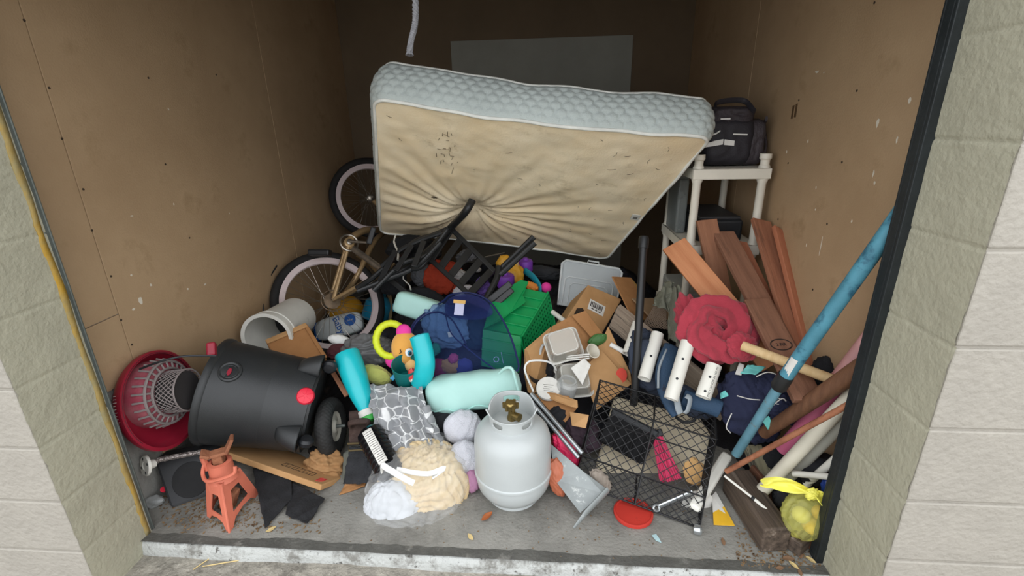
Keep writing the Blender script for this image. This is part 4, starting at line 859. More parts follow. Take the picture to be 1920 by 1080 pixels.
# ---------------------------------------------------------------- mint bolster, towels
m_mint = mat('mint_vinyl', 'a9d3cb', .5, var=.05, scale=5, stain=('7aa79f', 8, .66, .82)); m_mintp = mat('mint_piping', '9fcfc6', .6)
a, b = at(800, 743, y=1.74), at(978, 722, y=1.76); Mx = frame((a + b) / 2, b - a, UP); l = (b - a).length
bl = thing('bolster', 'long mint green padded bolster lying behind the gas cylinder', 'cushion', (a + b) / 2 - V((0, 0, .09)))
def bol(u, v, g=0):
    w = 2 * math.pi * u; x = lerp(-1, 1, v); e = (1 - abs(x) ** 7) ** .45; cy, cz_ = math.cos(w), math.sin(w); k = (abs(cy) ** 2.8 + abs(cz_) ** 2.8) ** (-1 / 2.8)
    rr = (.082 + .006 * noise.noise(V((x * 3, cy, cz_)))+ g) * e; return Mx @ V((x * l / 2, cy * k * rr * 1.0, cz_ * k * rr))
MB().grid(bol, 64, 48, cu=True).build('cover', m_mint, bl, smooth=180)
e0 = (V((0, 0, H)) - (a + b) / 2)
for wv in (.36,): MB().tube([bol(wv + .02 * math.sin(j * .5), j / 40, .001) for j in range(2, 39)], .003, 6).build('piping', m_mintp, bl)
MB().tube(bez([at(936, 700, y=1.66), at(948, 690, y=1.65), at(960, 692, y=1.64), at(967, 715, y=1.63), at(974, 745, y=1.62), at(972, 768, y=1.61)], 6), .006, 8).build('tie_cord', m_mint, bl)
o = MB(); Mx2 = frame(at(787, 577, y=2.22), RIGHT * .93 - UP * .30, UP); o.ball(Mx2, .125, .06, .08, 5, lambda p: 1 / (abs(p.x) ** 5 + abs(p.y) ** 5 + abs(p.z) ** 5) ** .2); tag(o.build('foam_block', m_mint, smooth=180), 'mint green padded block lying left of the navy hamper', 'cushion')
m_towel = mat('white_towel', 'cdced5', .95, var=.04, scale=12, bump=.6, bscale=220)
o = lump('towel', m_towel, 868, 802, 1.62, 78, 70, .10, 5, 61, .09, 1.1, o=3); tag(o, 'white towel rolled up under the mint bolster', 'towel')
o = lump('towel', m_towel, 872, 858, 1.52, 58, 70, .08, 10, 66, .09, 1.1, o=3); tag(o, 'second white towel wedged against the gas cylinder', 'towel')
o = lump('pink_cloth', mat('mauve_cloth', 'b07f9d', .9), 884, 902, 1.47, 34, 46, .05, 0, 68, .2, 1.5, sub=4); tag(o, 'mauve cloth edge showing between clear bag and gas cylinder', 'cloth')
m_dkc = mat('black_garment', '1b1c20', .9, var=.3, scale=9, bump=.3, bscale=150)
for i, (px, py, y, w, h, d, lab) in enumerate([(830, 790, 1.68, 80, 50, .10, 'black garment under the left end of the mint bolster'), (820, 850, 1.60, 90, 40, .09, 'black garment between the patterned blanket and the white towels'), (1010, 800, 1.72, 70, 60, .12, 'black garment right of the gas cylinder valve'), (1045, 785, 1.70, 60, 50, .1, 'dark garment under the torn carton flap')]):
    tag(lump('black_garment', m_dkc, px, py, y, w, h, d, 8 * i, 70 + i, .16, 1.4), lab, 'garment')
# ---------------------------------------------------------------- rattle toy, teal arch, small toys
m_or = mat('orange_plush', 'e9a94f', .85, var=.06, scale=9, sheen=.3); m_pk = mat('hot_pink_plush', 'e43f9c', .8, var=.05); m_yg = mat('lime_plastic', 'cfdc2a', .5, var=.05)
pt = thing('plush_rattle', 'orange plush rattle face with pink ears and a lime ring', 'toy', at(765, 690, y=1.88))
Mr = axis(at(733, 637, y=1.89), -FWD + RIGHT * .2 + UP * .2)
t = MB(); pts = []
for i in range(80): w = .3 + 5.6 * i / 79; pts.append(Mr @ V((.064 * math.cos(w), .074 * math.sin(w), 0)))
t.tube(pts, [.0155 + .0012 * (i % 4 < 2) for i in range(80)], 12); t.build('ring_handle', m_yg, pt, smooth=60)
hp = at(760, 652, y=1.87); MB().ball(frame(hp, RIGHT + UP * .1, UP), .062, .075, .05, 4).build('head', m_or, pt, smooth=180)
MB().ball(frame(at(776, 683, y=1.845), RIGHT, UP), .040, .040, .035, 4).build('muzzle', mat('peach_plush', 'efbf79', .85, sheen=.3), pt, smooth=180)
for px, py, y, s in ((757, 622, 1.89, 1), (738, 675, 1.86, 1.1)): MB().ball(frame(at(px, py, y=y), RIGHT, UP), .034 * s, .034 * s, .02, 4).build('ear', m_pk, pt, smooth=180)
vw = (V((0, 0, H)) - hp).normalized()
ey = MB().ball(axis(at(767, 661, y=1.815), vw), .017, .019, .008, 3).build('eye', mat('eye_white', 'eef0ef', .3), pt, smooth=180)
MB().ball(axis(at(768, 662, y=1.807), vw), .010, .012, .006, 3).build('iris', mat('eye_blue', '2f7fa5', .3), ey, smooth=180); MB().ball(axis(at(769, 663, y=1.802), vw), .006, .007, .005, 3).build('pupil', m_blk, ey, smooth=180)
MB().tube(bez([at(750, 655, y=1.815), at(752, 660, y=1.812), at(749, 663, y=1.814)], 4), .002, 6).build('brow', m_ink, pt)
ta = MB(); pth = bez([at(786, 630, y=1.78), at(793, 655, y=1.755), at(797, 682, y=1.735), at(793, 706, y=1.73), at(785, 722, y=1.74)], 6)
tz = thing('toy_arch', 'curved teal foam arch standing in front of the navy hamper', 'toy', pth[-1]); ta.tube(pth, [.042] * (len(pth) - 8) + [.042 - .0012 * i for i in range(8)], 24, flat=.7, hint=RIGHT); ta.build('arch', m_teal, tz)
MB().lathe([(.030, 0), (.034, .003), (.034, .0)], axis(pth[0], pth[0] - pth[1]), 24, True, False).build('arch_cap', mat('teal_cap', '0f9aa3', .5), tz)
o = lump('plush_limb', mat('olive_plush', 'a7ab5b', .9, var=.1, scale=14, sheen=.3), 706, 703, 1.82, 62, 36, .07, -22, 80, .12, 1.5); tag(o, 'olive green plush limb poking out above the patterned blanket', 'toy')
o = board('ruler', mat('sky_blue_plastic', '2d9fd0', .4), at(734, 712, y=1.80), at(752, 690, y=1.84), RIGHT, .02, .004); tag(o, 'short bright blue plastic strip beside the orange plush face', 'ruler')
o = MB().lathe([(.05, 0), (.062, .10), (.058, .10), (.046, .004), (0, .004)], axis(at(764, 712, y=1.80), V((.1, -.3, .9))), 32, True, False).build('teal_cup', mat('dark_teal_plastic', '0f6f6d', .5)); tag(o, 'dark teal plastic cup left of the teal foam arch', 'cup')
o = lump('toy_figure', mat('red_white_toy', 'c43b3a', .5, col2='e9e2d3', scale=30, lo=.48, hi=.52), 772, 703, 1.74, 16, 28, .03, 0, 83, .2, 1.3, sub=4); tag(o, 'tiny red and white toy against the teal foam arch', 'toy')
o = lump('grey_bag', sheer(mat('smoky_film', '6d6e6e', .3, var=.2, scale=7), .25), 690, 660, 1.95, 110, 75, .12, 5, 85, .22, 1.6); tag(o, 'smoky grey translucent bag behind the teal bottle', 'bag')
o = lump('paper_cup', mat('white_paper', 'dedfdb', .85, var=.03), 636, 637, 2.0, 46, 20, .05, -10, 88, .18, 1.4, sub=4); tag(o, 'crushed white paper cup below the spokes', 'cup')
o = lump('maroon_cloth', mat('maroon_cloth', '4a2226', .9), 640, 660, 1.97, 60, 34, .08, 0, 89, .25, 1.6); tag(o, 'maroon cloth under the crushed white paper cup', 'cloth')
for i, (a, b, w) in enumerate([((628, 676, 1.86), (668, 745, 1.72), .03), ((618, 688, 1.82), (650, 742, 1.7), .02)]): tag(board('wood_strip', w_br, at(*a[:2], y=a[2]), at(*b[:2], y=b[2]), RIGHT, w, .01), ['broken brown wood strip nearer the teal bottle', 'thin splintered wood strip just above the rubber wheel'][i], 'wood')
# wipes packet, yellow helmet, blue jug and what shows through the near wheel
m_pkt = mat('packet_white', 'd6dcdb', .45, var=.05, scale=9, stain=('8fc3a4', 14, .64, .68)); 
pk = thing('wipes_packet', 'white baby wipes packet with blue ends behind the near wheel', 'packet', at(636, 625, y=2.62))
Mp = frame(at(637, 612, y=2.63), RIGHT * .97 + UP * .25, UP + FWD * .2)
t = MB().ball(Mp, .15, .07, .04, 4, lambda p: 1 / (abs(p.x) ** 4 + abs(p.y) ** 4 + abs(p.z) ** 4) ** .25); t.build('pack', m_pkt, pk, smooth=180)
m_blue = mat('packet_blue', '1f5fae', .45)
zf = -1 if (Mp.to_3x3() @ V((0, 0, 1))).y > 0 else 1
Mq = Mp @ Matrix.Translation((0, 0, .042 * zf)) @ (Matrix() if zf > 0 else Matrix.Rotation(math.pi, 4, 'Y'))
text('brand_text', 'Baby', .06, Mq @ Matrix.Translation((.01 * zf, 0, 0)) @ Matrix.Rotation(math.radians(-75), 4, 'Z'), m_blue, pk, .001)
MB().lathe([(0, 0), (.036, 0), (.036, .002), (0, .002)], Mq @ Matrix.Translation((.085, .015, 0)), 28, False, False).build('blue_roundel', m_blue, pk)
text('roundel_text', 'new', .022, Mq @ Matrix.Translation((.085, .015, .003)), m_lbl, pk, .0006)
MB().cbox(Mp @ Matrix.Translation((-.14, 0, 0)), .04, .12, .05).build('blue_end', m_blue, pk, smooth=0, bevel=.015)
m_yel = mat('yellow_plastic', 'd09a2c', .5, var=.1, scale=8)
yh = thing('yellow_helmet', 'yellow toy helmet seen through the spokes of the near wheel', 'helmet', at(655, 598, y=2.75))
Mh = axis(at(650, 588, y=2.86), UP * .9 + RIGHT * -.2 - FWD * .3); MB().lathe([(.115, -.01), (.118, 0), (.112, .05), (.085, .09), (.045, .11), (0, .115)], Mh, 36, False, False).build('shell', m_yel, yh)
MB().lathe([(.12, -.015), (.128, -.01), (.12, 0)], Mh, 36, False, False).build('brim', m_blk, yh); MB().ball(Mh @ Matrix.Translation((.07, -.09, .03)), .03, .02, .012, 3).build('vent', m_blk, yh)
o = MB().lathe([(0, 0), (.075, 0), (.085, .02), (.085, .11), (.05, .15), (.025, .16), (.025, .18), (0, .18)], axis(at(702, 600, y=2.66), UP + RIGHT * .3), 32, False, False).build('blue_jug', mat('blue_teal_plastic', '17708f', .4)); tag(o, 'teal blue plastic jug behind the right edge of the near wheel', 'jug')
o = MB().hexa(at(735, 585, y=2.42), RIGHT * .15, FWD * .1, UP * .05).build('blue_tray', mat('blue_tray', '14789a', .45), smooth=0, bevel=.01); tag(o, 'flat teal blue tray under the chair bars left of the mint block', 'tray')
# ---------------------------------------------------------------- navy mesh hamper with denim inside
m_net = mat('navy_mesh', '1d3161', .8, var=.08); sheer(m_net, .68, (.75, .85, 1)); m_navy = mat('navy_nylon', '202a5c', .6, var=.12, scale=7); m_net2 = mat('navy_mesh_double', '222c66', .8, var=.08); sheer(m_net2, .30, (.7, .8, 1))
nh = thing('mesh_hamper', 'navy blue mesh pop up hamper collapsed over clothes and toys', 'hamper', at(870, 700, y=1.92))
OUT = [(766, 640), (775, 607), (800, 585), (830, 565), (845, 553), (880, 549), (915, 563), (938, 592), (955, 625), (968, 665), (970, 695), (930, 698), (880, 702), (830, 706), (795, 700), (770, 670)]
def hamper_pt(px, py): f = (705 - py) / 155; return at(px, py, y=1.80 + .42 * f)
op = [hamper_pt(*p) for p in OUT]; cen_ = hamper_pt(868, 635) - FWD * .11
sm = bez(op + [op[0]], 6)[:-1]
def net(u, v): e = sm[int(u * len(sm)) % len(sm)]; q = lerp(e, cen_, v); return q - FWD * (.05 * math.sin(math.pi * v * .8)) + UP * .012 * noise.noise(q * 9)
MB().grid(net, len(sm), 10, cu=True).build('mesh_side', m_net, nh, smooth=180)
MB().tube(sm, .0045, 8, closed=True).build('rim_wire', m_navy, nh)
arc = [hamper_pt(*p) - FWD * .03 for p in ((770, 650), (778, 612), (800, 590), (825, 585), (848, 598), (865, 625), (880, 655))]; MB().tube(bez(arc, 6), .006, 8, flat=.6).build('rim_band', m_navy, nh)
arc = [hamper_pt(*p) - FWD * .05 for p in ((838, 590), (850, 625), (890, 660), (930, 690))]; MB().tube(bez(arc, 6), .003, 6).build('seam_wire', m_navy, nh)
tp_ = [hamper_pt(*p) - FWD * .035 for p in ((838, 590), (836, 572), (850, 556), (880, 551), (910, 563), (925, 585), (905, 597), (870, 598))]; c_ = sum(tp_, V((0, 0, 0))) / 8 - FWD * .03
ts = bez(tp_ + [tp_[0]], 5)[:-1]; MB().grid(lambda u, v: lerp(ts[int(u * len(ts)) % len(ts)], c_, v), len(ts), 6, cu=True).build('double_mesh_top', m_net2, nh, smooth=180)
Ml = frame(at(861, 580, y=1.985), RIGHT - UP * .08, UP + FWD * .35); MB().cbox(Ml, .042, .055, .002).build('care_label', mat('lilac_label', 'b8bad6', .7), nh, smooth=0); MB().cbox(Ml @ Matrix.Translation((-.003, .036, 0)), .055, .016, .003).build('tan_tab', mat('tan_tab', 'd6ab62', .7), nh, smooth=0)
m_wht2 = mat('pale_print', 'a9b4cf', .7)
MB().ring(axis(hamper_pt(931, 671) - FWD * .045, -FWD), .011, .0018, 24, 6).build('printed_ring', m_wht2, nh)
MB().tube([hamper_pt(940, 658) - FWD * .045, hamper_pt(944, 678) - FWD * .045], .0015, 6).build('printed_stroke', m_wht2, nh)
m_den = mat('faded_denim', '7391b0', .9, var=.12, scale=7, bump=.3, bscale=150)
o = lump('denim_jacket', m_den, 835, 612, 2.12, 100, 84, .12, -30, 91, .2, 1.4); tag(o, 'faded blue denim garment inside the navy mesh hamper', 'garment')
MB().cbox(frame(at(844, 627, y=2.03), RIGHT + UP * .2, UP), .02, .025, .003).build('white_tag', m_lbl, o, smooth=0)
for i, (px, py, w, h, c, lab) in enumerate([(846, 686, 44, 34, 'd9a05a', 'orange soft toy'), (823, 692, 40, 44, 'b03a5c', 'crimson soft toy'), (850, 672, 22, 20, 'd84f86', 'pink soft toy'), (815, 655, 26, 24, '2c8d7c', 'teal soft toy'), (870, 690, 40, 36, '4a4a9a', 'violet soft toy'), (800, 690, 20, 30, '8d4aa0', 'purple soft toy')]):
    tag(lump('soft_toy', mat('toy_' + c, c, .8, var=.1), px, py, 1.98, w, h, .05, i * 20, 95 + i, .18, 1.3, sub=4), lab + ' at the bottom of the navy hamper', 'toy', 'soft toys inside the hamper')
for i, (px, py, w, h) in enumerate([(900, 620, 90, 80), (800, 640, 60, 60), (880, 690, 110, 40)]):
    tag(lump('dark_garment', mat('dark_teal_garment', '173a4c', .9, var=.2, scale=6) if i == 0 else m_dkc, px, py, 2.16 - .03 * i, w, h, .1, 15 * i, 120 + i, .2, 1.4), ['dark teal garment in the right half of the hamper', 'black garment in the left half of the hamper', 'black garment along the hamper floor'][i], 'garment')
# ---------------------------------------------------------------- green crate
m_grn = mat('green_crate_plastic', '0f9a55', .42, var=.07, scale=4)
gA, gB, gC = at(950, 540, y=2.36), at(1027, 549, y=2.42), at(978, 632, y=2.12)     # back-left, back-right, front-right of the ribbed side
cr = thing('green_crate', 'green plastic crate lying tipped with its pierced end facing right', 'crate', at(985, 700, y=2.1))
uu = gB - gC; dn = at(975, 700, y=2.06) - gC; ww = (gA - gB)
lo_, hi_ = gC, gB; wdir = (at(905, 618, y=2.10) - gC); W_ = wdir
t = MB()
nrm = (gB - gC).cross(W_).normalized(); nrm = nrm if nrm.dot(V((0, 0, H)) - gC) > 0 else -nrm
t.hexa(gC, gB - gC, W_, -nrm * .012)
for k in range(1, 5):
    f = k / 5; t.hexa(gC + (gB - gC) * (f - .012), (gB - gC) * .024, W_, nrm * .009)
t.build('ribbed_side', m_grn, cr, smooth=0, bevel=.003)
# lower front side below the ribbed one
dn = dn - nrm * 0; t = MB().hexa(gC, W_ * 1.0, dn, -(gC - gB).normalized() * -.0 + (gB - gC).normalized() * .012)
for k in range(3): t.hexa(gC + dn * (.2 + .3 * k), W_, dn * .03, -(gB - gC).normalized() * .008)
t.build('front_side', m_grn, cr, smooth=0, bevel=.003)
# pierced end
m_pierce = holes_mat(mat('green_pierced_plastic', '18a35c', .5, var=.07), .024, .5)
eD = at(1041, 606, y=2.38); eE = at(987, 690, y=2.10)
def endf(u, v): return lerp(lerp(gC, gB, u), lerp(eE, eD, u), v)
MB().grid(endf, 10, 8, uv=((gB - gC).length, (eD - gB).length)).build('pierced_end', m_pierce, cr, smooth=0, solid=.004)
t = MB().tube([gC, gB, eD, eE], .008, 8, closed=True); t.build('end_rim', m_grn, cr)
fl_ = [at(*p[:2], y=p[2]) for p in ((938, 552, 2.30), (975, 530, 2.42), (989, 534, 2.43), (982, 552, 2.36), (978, 558, 2.34), (984, 572, 2.28), (955, 592, 2.20), (938, 606, 2.14), (905, 622, 2.08), (918, 575, 2.22))]
MB().prism([p + nrm * .02 for p in fl_], nrm * .006).build('bent_flap', m_grn, cr, smooth=0, bevel=.002)

# ---------------------------------------------------------------- toys and clutter under the mattress edge
m_pur = mat('purple_plastic', '7d3fb0', .45, var=.06)
for (px, py, y, w, lab) in ((985, 497, 2.72, .045, 'purple round bottle cap farther back near the teal handle'), (948, 525, 2.52, .05, 'purple round toy lid right beside the tipped chair')):
    o = MB().lathe([(w * .9, -.04), (w, -.03), (w, .02), (w * .9, .03), (w * .35, .034), (w * .3, .045), (0, .046)], axis(at(px, py, y=y), UP - FWD * .4), 28, True, False).build('toy_canister', m_pur); tag(o, lab, 'lid')
o = MB().tube(bez([at(985, 508, y=2.66), at(1000, 520, y=2.6), at(1010, 535, y=2.56), at(1012, 550, y=2.52)], 6), [.022] * 18 + [.02], 12, flat=.5).build('toy_hoop', mat('teal_blue_plastic', '1d8ca0', .45)); tag(o, 'curved teal blue toy handle below the purple cap', 'handle')
o = MB().ball(axis(at(1024, 539, y=2.55), UP), .03, .03, .03, 3).build('pink_ball', m_pk); tag(o, 'small hot pink ball beside the teal handle', 'ball')
o = lump('yellow_toy', m_yel, 958, 516, 2.62, 52, 52, .08, 0, 131, .2, 1.3, sub=4); tag(o, 'yellow toy truck body behind the purple toy lid', 'toy')
o = lump('yellow_toy', m_yel, 943, 492, 2.66, 26, 34, .06, -30, 132, .2, 1.3, sub=4); tag(o, 'smaller yellow toy showing above the chair rail', 'toy')
tag(board('paint_stick', mat('pale_wood', 'b89b72', .7), at(969, 505, y=2.62), at(970, 482, y=2.64), RIGHT, .02, .006), 'flat pale wooden stick standing by the yellow toy', 'stick')
tag(MB().tube([at(909, 482, y=2.78), at(946, 474, y=2.8)], .004, 6).build('thin_rod', m_chrome), 'thin pale rod lying below the mattress edge', 'rod')
o = lump('orange_toy', mat('orange_toy', 'd98434', .6, var=.1), 997, 537, 2.5, 30, 18, .04, -25, 133, .3, 1.6, sub=4); tag(o, 'orange and black toy claw at the corner of green crate', 'toy')
for (px, py, y, w, h, c, lab) in [(830, 520, 2.62, 80, 70, 'a5381f', 'rust red garment behind the chair slats'), (790, 515, 2.64, 40, 50, '55575b', 'grey garment left of the rust red one'), (870, 545, 2.5, 44, 24, 'd4d2d6', 'black and white patterned cloth under chair slats'), (905, 540, 2.48, 30, 44, '6a4f9c', 'purple and green toy bag behind the last chair slat'), (862, 515, 2.6, 26, 22, 'bdbab8', 'pale cloth scrap behind the middle slats'), (893, 505, 2.64, 20, 12, 'd6d4d0', 'white cloth scrap under the chair rail'), (875, 480, 2.75, 46, 26, '707276', 'grey cloth at the top of the chair slats'), (1015, 512, 2.85, 90, 30, '34363a', 'charcoal cloth behind the teal handle'), (800, 560, 2.4, 90, 40, '17181b', 'black cloth just above the mint block'), (775, 470, 2.72, 110, 60, '161719', 'black cloth bundle behind the crossing chair bars'), (735, 525, 2.62, 60, 60, '1b1c1f', 'black cloth between the bicycle saddle and chair bars')]:
    tag(lump('garment', mat('cloth_' + c, c, .9, var=.18, scale=8, bump=.3, bscale=140), px, py, y, w, h, .10, px % 40 - 20, px, .2, 1.5, sub=5), lab, 'garment')
for a, b, r in (((742, 440, 2.6), (746, 488, 2.5), .013), ((757, 515, 2.45), (770, 543, 2.4), .010)):
    p, q = at(*a[:2], y=a[2] - .12), at(*b[:2], y=b[2] - .12); o = MB().tube(bez([p, lerp(p, q, .3) - RIGHT * .012, lerp(p, q, .7) + RIGHT * .004, q], 6), [r * .6] * 6 + [r] * 12 + [r * 1.2], 6, flat=.35).build('white_ribbon', m_lbl); tag(o, 'white ribbon hanging from the mattress corner' if a[0] == 742 else 'white ribbon tail between black chair bars', 'ribbon')
# ---------------------------------------------------------------- clear bin
A, B, Cc = at(1055, 487, y=2.62), at(1167, 505, y=2.62), at(1049, 570, y=2.50)
Mc = frame(A, B - A, A - Cc); w_, h_ = (B - A).length, (A - Cc).length
cb = thing('clear_bin', 'cloudy clear plastic storage bin standing on edge below the mattress', 'bin', Cc)
m_bin = sheer(mat('frosted_plastic', 'bcc3c5', .3, var=.06, scale=6), .34)
zs = 1 if (Mc.to_3x3() @ V((0, 0, 1))).y > 0 else -1
t = MB().prism([(x, -y, 0) for x, y in ((.02, 0), (w_ - .02, 0), (w_, .02), (w_ - .01, h_), (.01, h_), (0, .02))], (0, 0, .006 * zs)); t.build('face', m_bin, cb, smooth=0, M=Mc)
t = MB().tube([V((x, -y, 0)) for x, y in ((.02, 0), (w_ - .02, 0), (w_, .02), (w_ - .01, h_), (.01, h_), (0, .02))], .007, 8, closed=True).tube([V((x, -y, -.004 * zs)) for x, y in ((.03, h_), (.03, h_ * .42), (.05, h_ * .36), (w_ - .06, h_ * .36), (w_ - .04, h_ * .42), (w_ - .04, h_))], .004, 6).tube([V((x, -y, -.004 * zs)) for x, y in ((.06, h_), (.06, h_ * .55), (.08, h_ * .48), (w_ - .09, h_ * .48), (w_ - .07, h_ * .55), (w_ - .07, h_))], .003, 6).tube([V((w_ * .42, .004, 0)), V((w_ * .42, .018, 0)), V((w_ * .6, .018, 0)), V((w_ * .6, .004, 0))], .005, 6); t.build('rim_and_ribs', sheer(mat('frosted_rib', 'ced4d5', .3), .15), cb, M=Mc)
t = MB()
for e in (((.012, 0), (w_ - .012, 0)), ((w_ - .01, -.02), (w_ - .02, -h_)), ((.01, -.02), (.02, -h_))): t.add([V((*e[0], 0)), V((*e[1], 0)), V((e[1][0], e[1][1], .18 * zs)), V((e[0][0], e[0][1], .18 * zs))], [(0, 1, 2, 3)])
t.build('sides', m_bin, cb, smooth=0, solid=.004, M=Mc)
# ---------------------------------------------------------------- cardboard boxes
bA, bB, bC, bD = at(1103, 534, y=2.30), at(1166, 561, y=2.32), at(1137, 624, y=2.13), at(1062, 597, y=2.11)
xb = thing('cardboard_box', 'closed brown cardboard box with a white barcode label', 'box', (bC + bD) / 2 - V((0, 0, .15)))
ux, uy = bB - bA, bD - bA; un = ux.cross(uy).normalized(); un = un if un.y > 0 and un.z < .2 else (-un if un.z > 0 else un)
MB().hexa(bA, ux, uy, un * .20).build('body', m_card, xb, smooth=0, bevel=.004)
Ml = frame(lerp(lerp(bA, bB, .5), lerp(bD, bC, .5), .48) - un * .001, ux, -uy); zf = 1 if (Ml.to_3x3() @ V((0, 0, 1))).dot(un) < 0 else -1
MB().cbox(Ml @ Matrix.Rotation(-.1, 4, 'Z'), .088, .06, .0016).build('label', m_lbl, xb, smooth=0)
t = MB(); Rb = random.Random(5); x = -.034
while x < .034: wv = Rb.choice((.0015, .003, .0045)); t.cbox(Ml @ Matrix.Rotation(-.1, 4, 'Z') @ Matrix.Translation((x, .006, .0012 * zf)), wv, .03, .0008); x += wv + Rb.choice((.002, .003))
for x in (-.02, .0, .02): t.cbox(Ml @ Matrix.Rotation(-.1, 4, 'Z') @ Matrix.Translation((x, -.018, .0012 * zf)), .014, .005, .0008)
t.build('barcode', m_ink, xb, smooth=0)
MB().prism([lerp(lerp(bA, bB, u), lerp(bD, bC, u), v) - un * .0015 for u, v in ((.08, .68), (.2, .62), (.3, .70), (.25, .82), (.1, .84))], un * .0012).build('torn_hole', mat('torn_hole', '33271c', .9), xb, smooth=0)
for i, (a, b, w, c) in enumerate([((1165, 520, 2.40), (1205, 600, 2.2), .13, m_card2), ((1172, 524, 2.46), (1190, 545, 2.4), .10, mat('tan_cardboard', 'b08a4c', .85)), ((1205, 560, 2.30), (1245, 600, 2.16), .15, mat('drab_cardboard', '8d7458', .85))]):
    tag(board('cardboard_sheet', c, at(*a[:2], y=a[2]), at(*b[:2], y=b[2]), RIGHT + FWD * .6, w, .008), ['long brown cardboard sheet behind the barcode box', 'small tan cardboard piece sticking up behind the barcode box', 'drab cardboard sheet left of the mesh bag'][i], 'cardboard')
tag(MB().tube([at(1036, 585, y=2.2), at(1072, 612, y=2.08)], .012, 12).build('white_stick', m_wht), 'white stick running behind the open carton beside green crate', 'stick')
tag(MB().tube([at(1145, 646, y=1.98), at(1185, 668, y=1.92)], .011, 12).build('cream_pipe', m_strap), 'short cream pipe between the open carton and first upright pipe', 'pipe')
# open carton of kitchen things
oc = thing('open_carton', 'open torn brown carton holding kitchen containers with a red dot on its flap', 'carton', at(1075, 780, y=1.72))
def pnl(name, pts, m=m_card, th=.005, d=None): 
    P_ = [at(a, b, y=c) for a, b, c in pts]; n = (P_[1] - P_[0]).cross(P_[2] - P_[0]).normalized(); return MB().prism(P_, n * th).build(name, m, oc, smooth=0, bevel=.0015)
pnl('back_panel', [(1035, 612, 2.06), (1072, 592, 2.08), (1120, 625, 2.06), (1128, 690, 1.98), (1030, 690, 1.98)], m_card2)
pnl('left_panel', [(984, 655, 1.96), (1034, 612, 2.06), (1040, 680, 2.0), (1000, 742, 1.78), (990, 735, 1.79), (983, 700, 1.88)])
pnl('right_panel', [(1128, 640, 2.02), (1140, 612, 2.03), (1182, 700, 1.90), (1184, 722, 1.87), (1092, 695, 1.88)])
pnl('right_flap', [(1127, 655, 1.96), (1184, 720, 1.86), (1118, 770, 1.80), (1090, 697, 1.87)])
pnl('inner_flap', [(1072, 592, 2.06), (1098, 582, 2.08), (1130, 625, 2.04), (1122, 648, 2.0)], m_card2)
pnl('front_panel', [(1002, 738, 1.77), (1066, 742, 1.73), (1082, 765, 1.69), (1060, 792, 1.655), (1030, 770, 1.70)], m_card2)
pnl('front_flap', [(1000, 734, 1.78), (1040, 738, 1.72), (1082, 752, 1.67), (1083, 765, 1.66), (1070, 763, 1.665), (1040, 752, 1.70)])
pnl('torn_corner', [(1068, 772, 1.66), (1104, 778, 1.63), (1098, 803, 1.60), (1072, 798, 1.61)])
q = [at(a, b, y=1.775) for a, b in ((1165, 705), (1166, 705), (1165, 706))]
Pf = [at(1127, 655, y=1.96), at(1184, 720, y=1.86), at(1118, 770, y=1.80)]; nf = (Pf[1] - Pf[0]).cross(Pf[2] - Pf[0]).normalized(); nf = nf if nf.y < 0 else -nf
cdir = at(1165, 704, y=1.0) - V((0, 0, H)); tt = (Pf[0] - V((0, 0, H))).dot(nf) / cdir.dot(nf); q = V((0, 0, H)) + cdir * tt
MB().lathe([(0, .0065), (.032, .0065), (.032, .005)], axis(q, nf) @ Matrix.Diagonal((.75, 1, 1, 1)), 28, False, False).build('red_dot', mat('red_print', 'cf4433', .7), oc)
for k in range(4): pass
m_tub = sheer(mat('clear_food_tub', 'c9c6bb', .15, var=.03), .55); 
Mt_ = axis(at(1056, 640, y=1.86), -FWD * .9 + UP * .35 + RIGHT * -.1, UP) @ Matrix.Rotation(math.radians(18), 4, 'Z')
def rrect(w, h, r, n=6):
    o = []
    for cx, cy, a0 in ((w - r, h - r, 0), (-w + r, h - r, 1), (-w + r, -h + r, 2), (w - r, -h + r, 3)):
        for k in range(n + 1): a = math.pi / 2 * (a0 + k / n); o.append((cx + r * math.cos(a), cy + r * math.sin(a)))
    return o
def tub(name, M, w, h, d, m, lab, cat):
    t = MB(); L0, L1 = rrect(w, h, .02), rrect(w * .86, h * .84, .02); n = len(L0); LR = rrect(w + .008, h + .008, .024)
    vs = [M @ V((x, y, -d)) for x, y in LR] + [M @ V((x, y, -d)) for x, y in L0] + [M @ V((x, y, 0)) for x, y in L1]; fs = []
    for a in (0, 1): fs += [(a * n + i, a * n + (i + 1) % n, (a + 1) * n + (i + 1) % n, (a + 1) * n + i) for i in range(n)]
    fs.append(tuple(2 * n + i for i in range(n))); t.add(vs, fs)
    r = thing(name, lab, cat, M.translation); t.build('body', m, r, smooth=35, solid=.002)
    MB().tube([M @ V((x, y, -d)) for x, y in LR], .004, 6, closed=True).build('rim', sheer(mat('clear_rim', 'e2e1da', .15), .25), r)
    MB().tube([M @ V((x, y, .0015)) for x, y in rrect(w * .8, h * .78, .02)], .0018, 6, closed=True).build('base_ridge', MATS['clear_rim'], r); return r
tub('food_tub', Mt_, .068, .062, .075, m_tub, 'upturned clear plastic food tub on top of the open carton', 'tub')
Mt2 = axis(at(1078, 705, y=1.84), -FWD * .8 + UP * .5, UP) @ Matrix.Rotation(.1, 4, 'Z'); tub('food_tub', Mt2, .07, .07, .05, m_tub, 'second clear food tub sunk in the middle of the carton', 'tub')
jl = MB().lathe([(0, 0), (.05, 0), (.052, -.003), (.052, -.018), (.048, -.02)], axis(at(1028, 727, y=1.76), -FWD * .85 + UP * .6 - RIGHT * .1), 36, False, True); o = jl.build('jar_cover', m_lbl); tag(o, 'round white jar lid with small print in the open carton', 'lid')
Mj = axis(at(1028, 727, y=1.76), -FWD * .85 + UP * .6 - RIGHT * .1); t = MB()
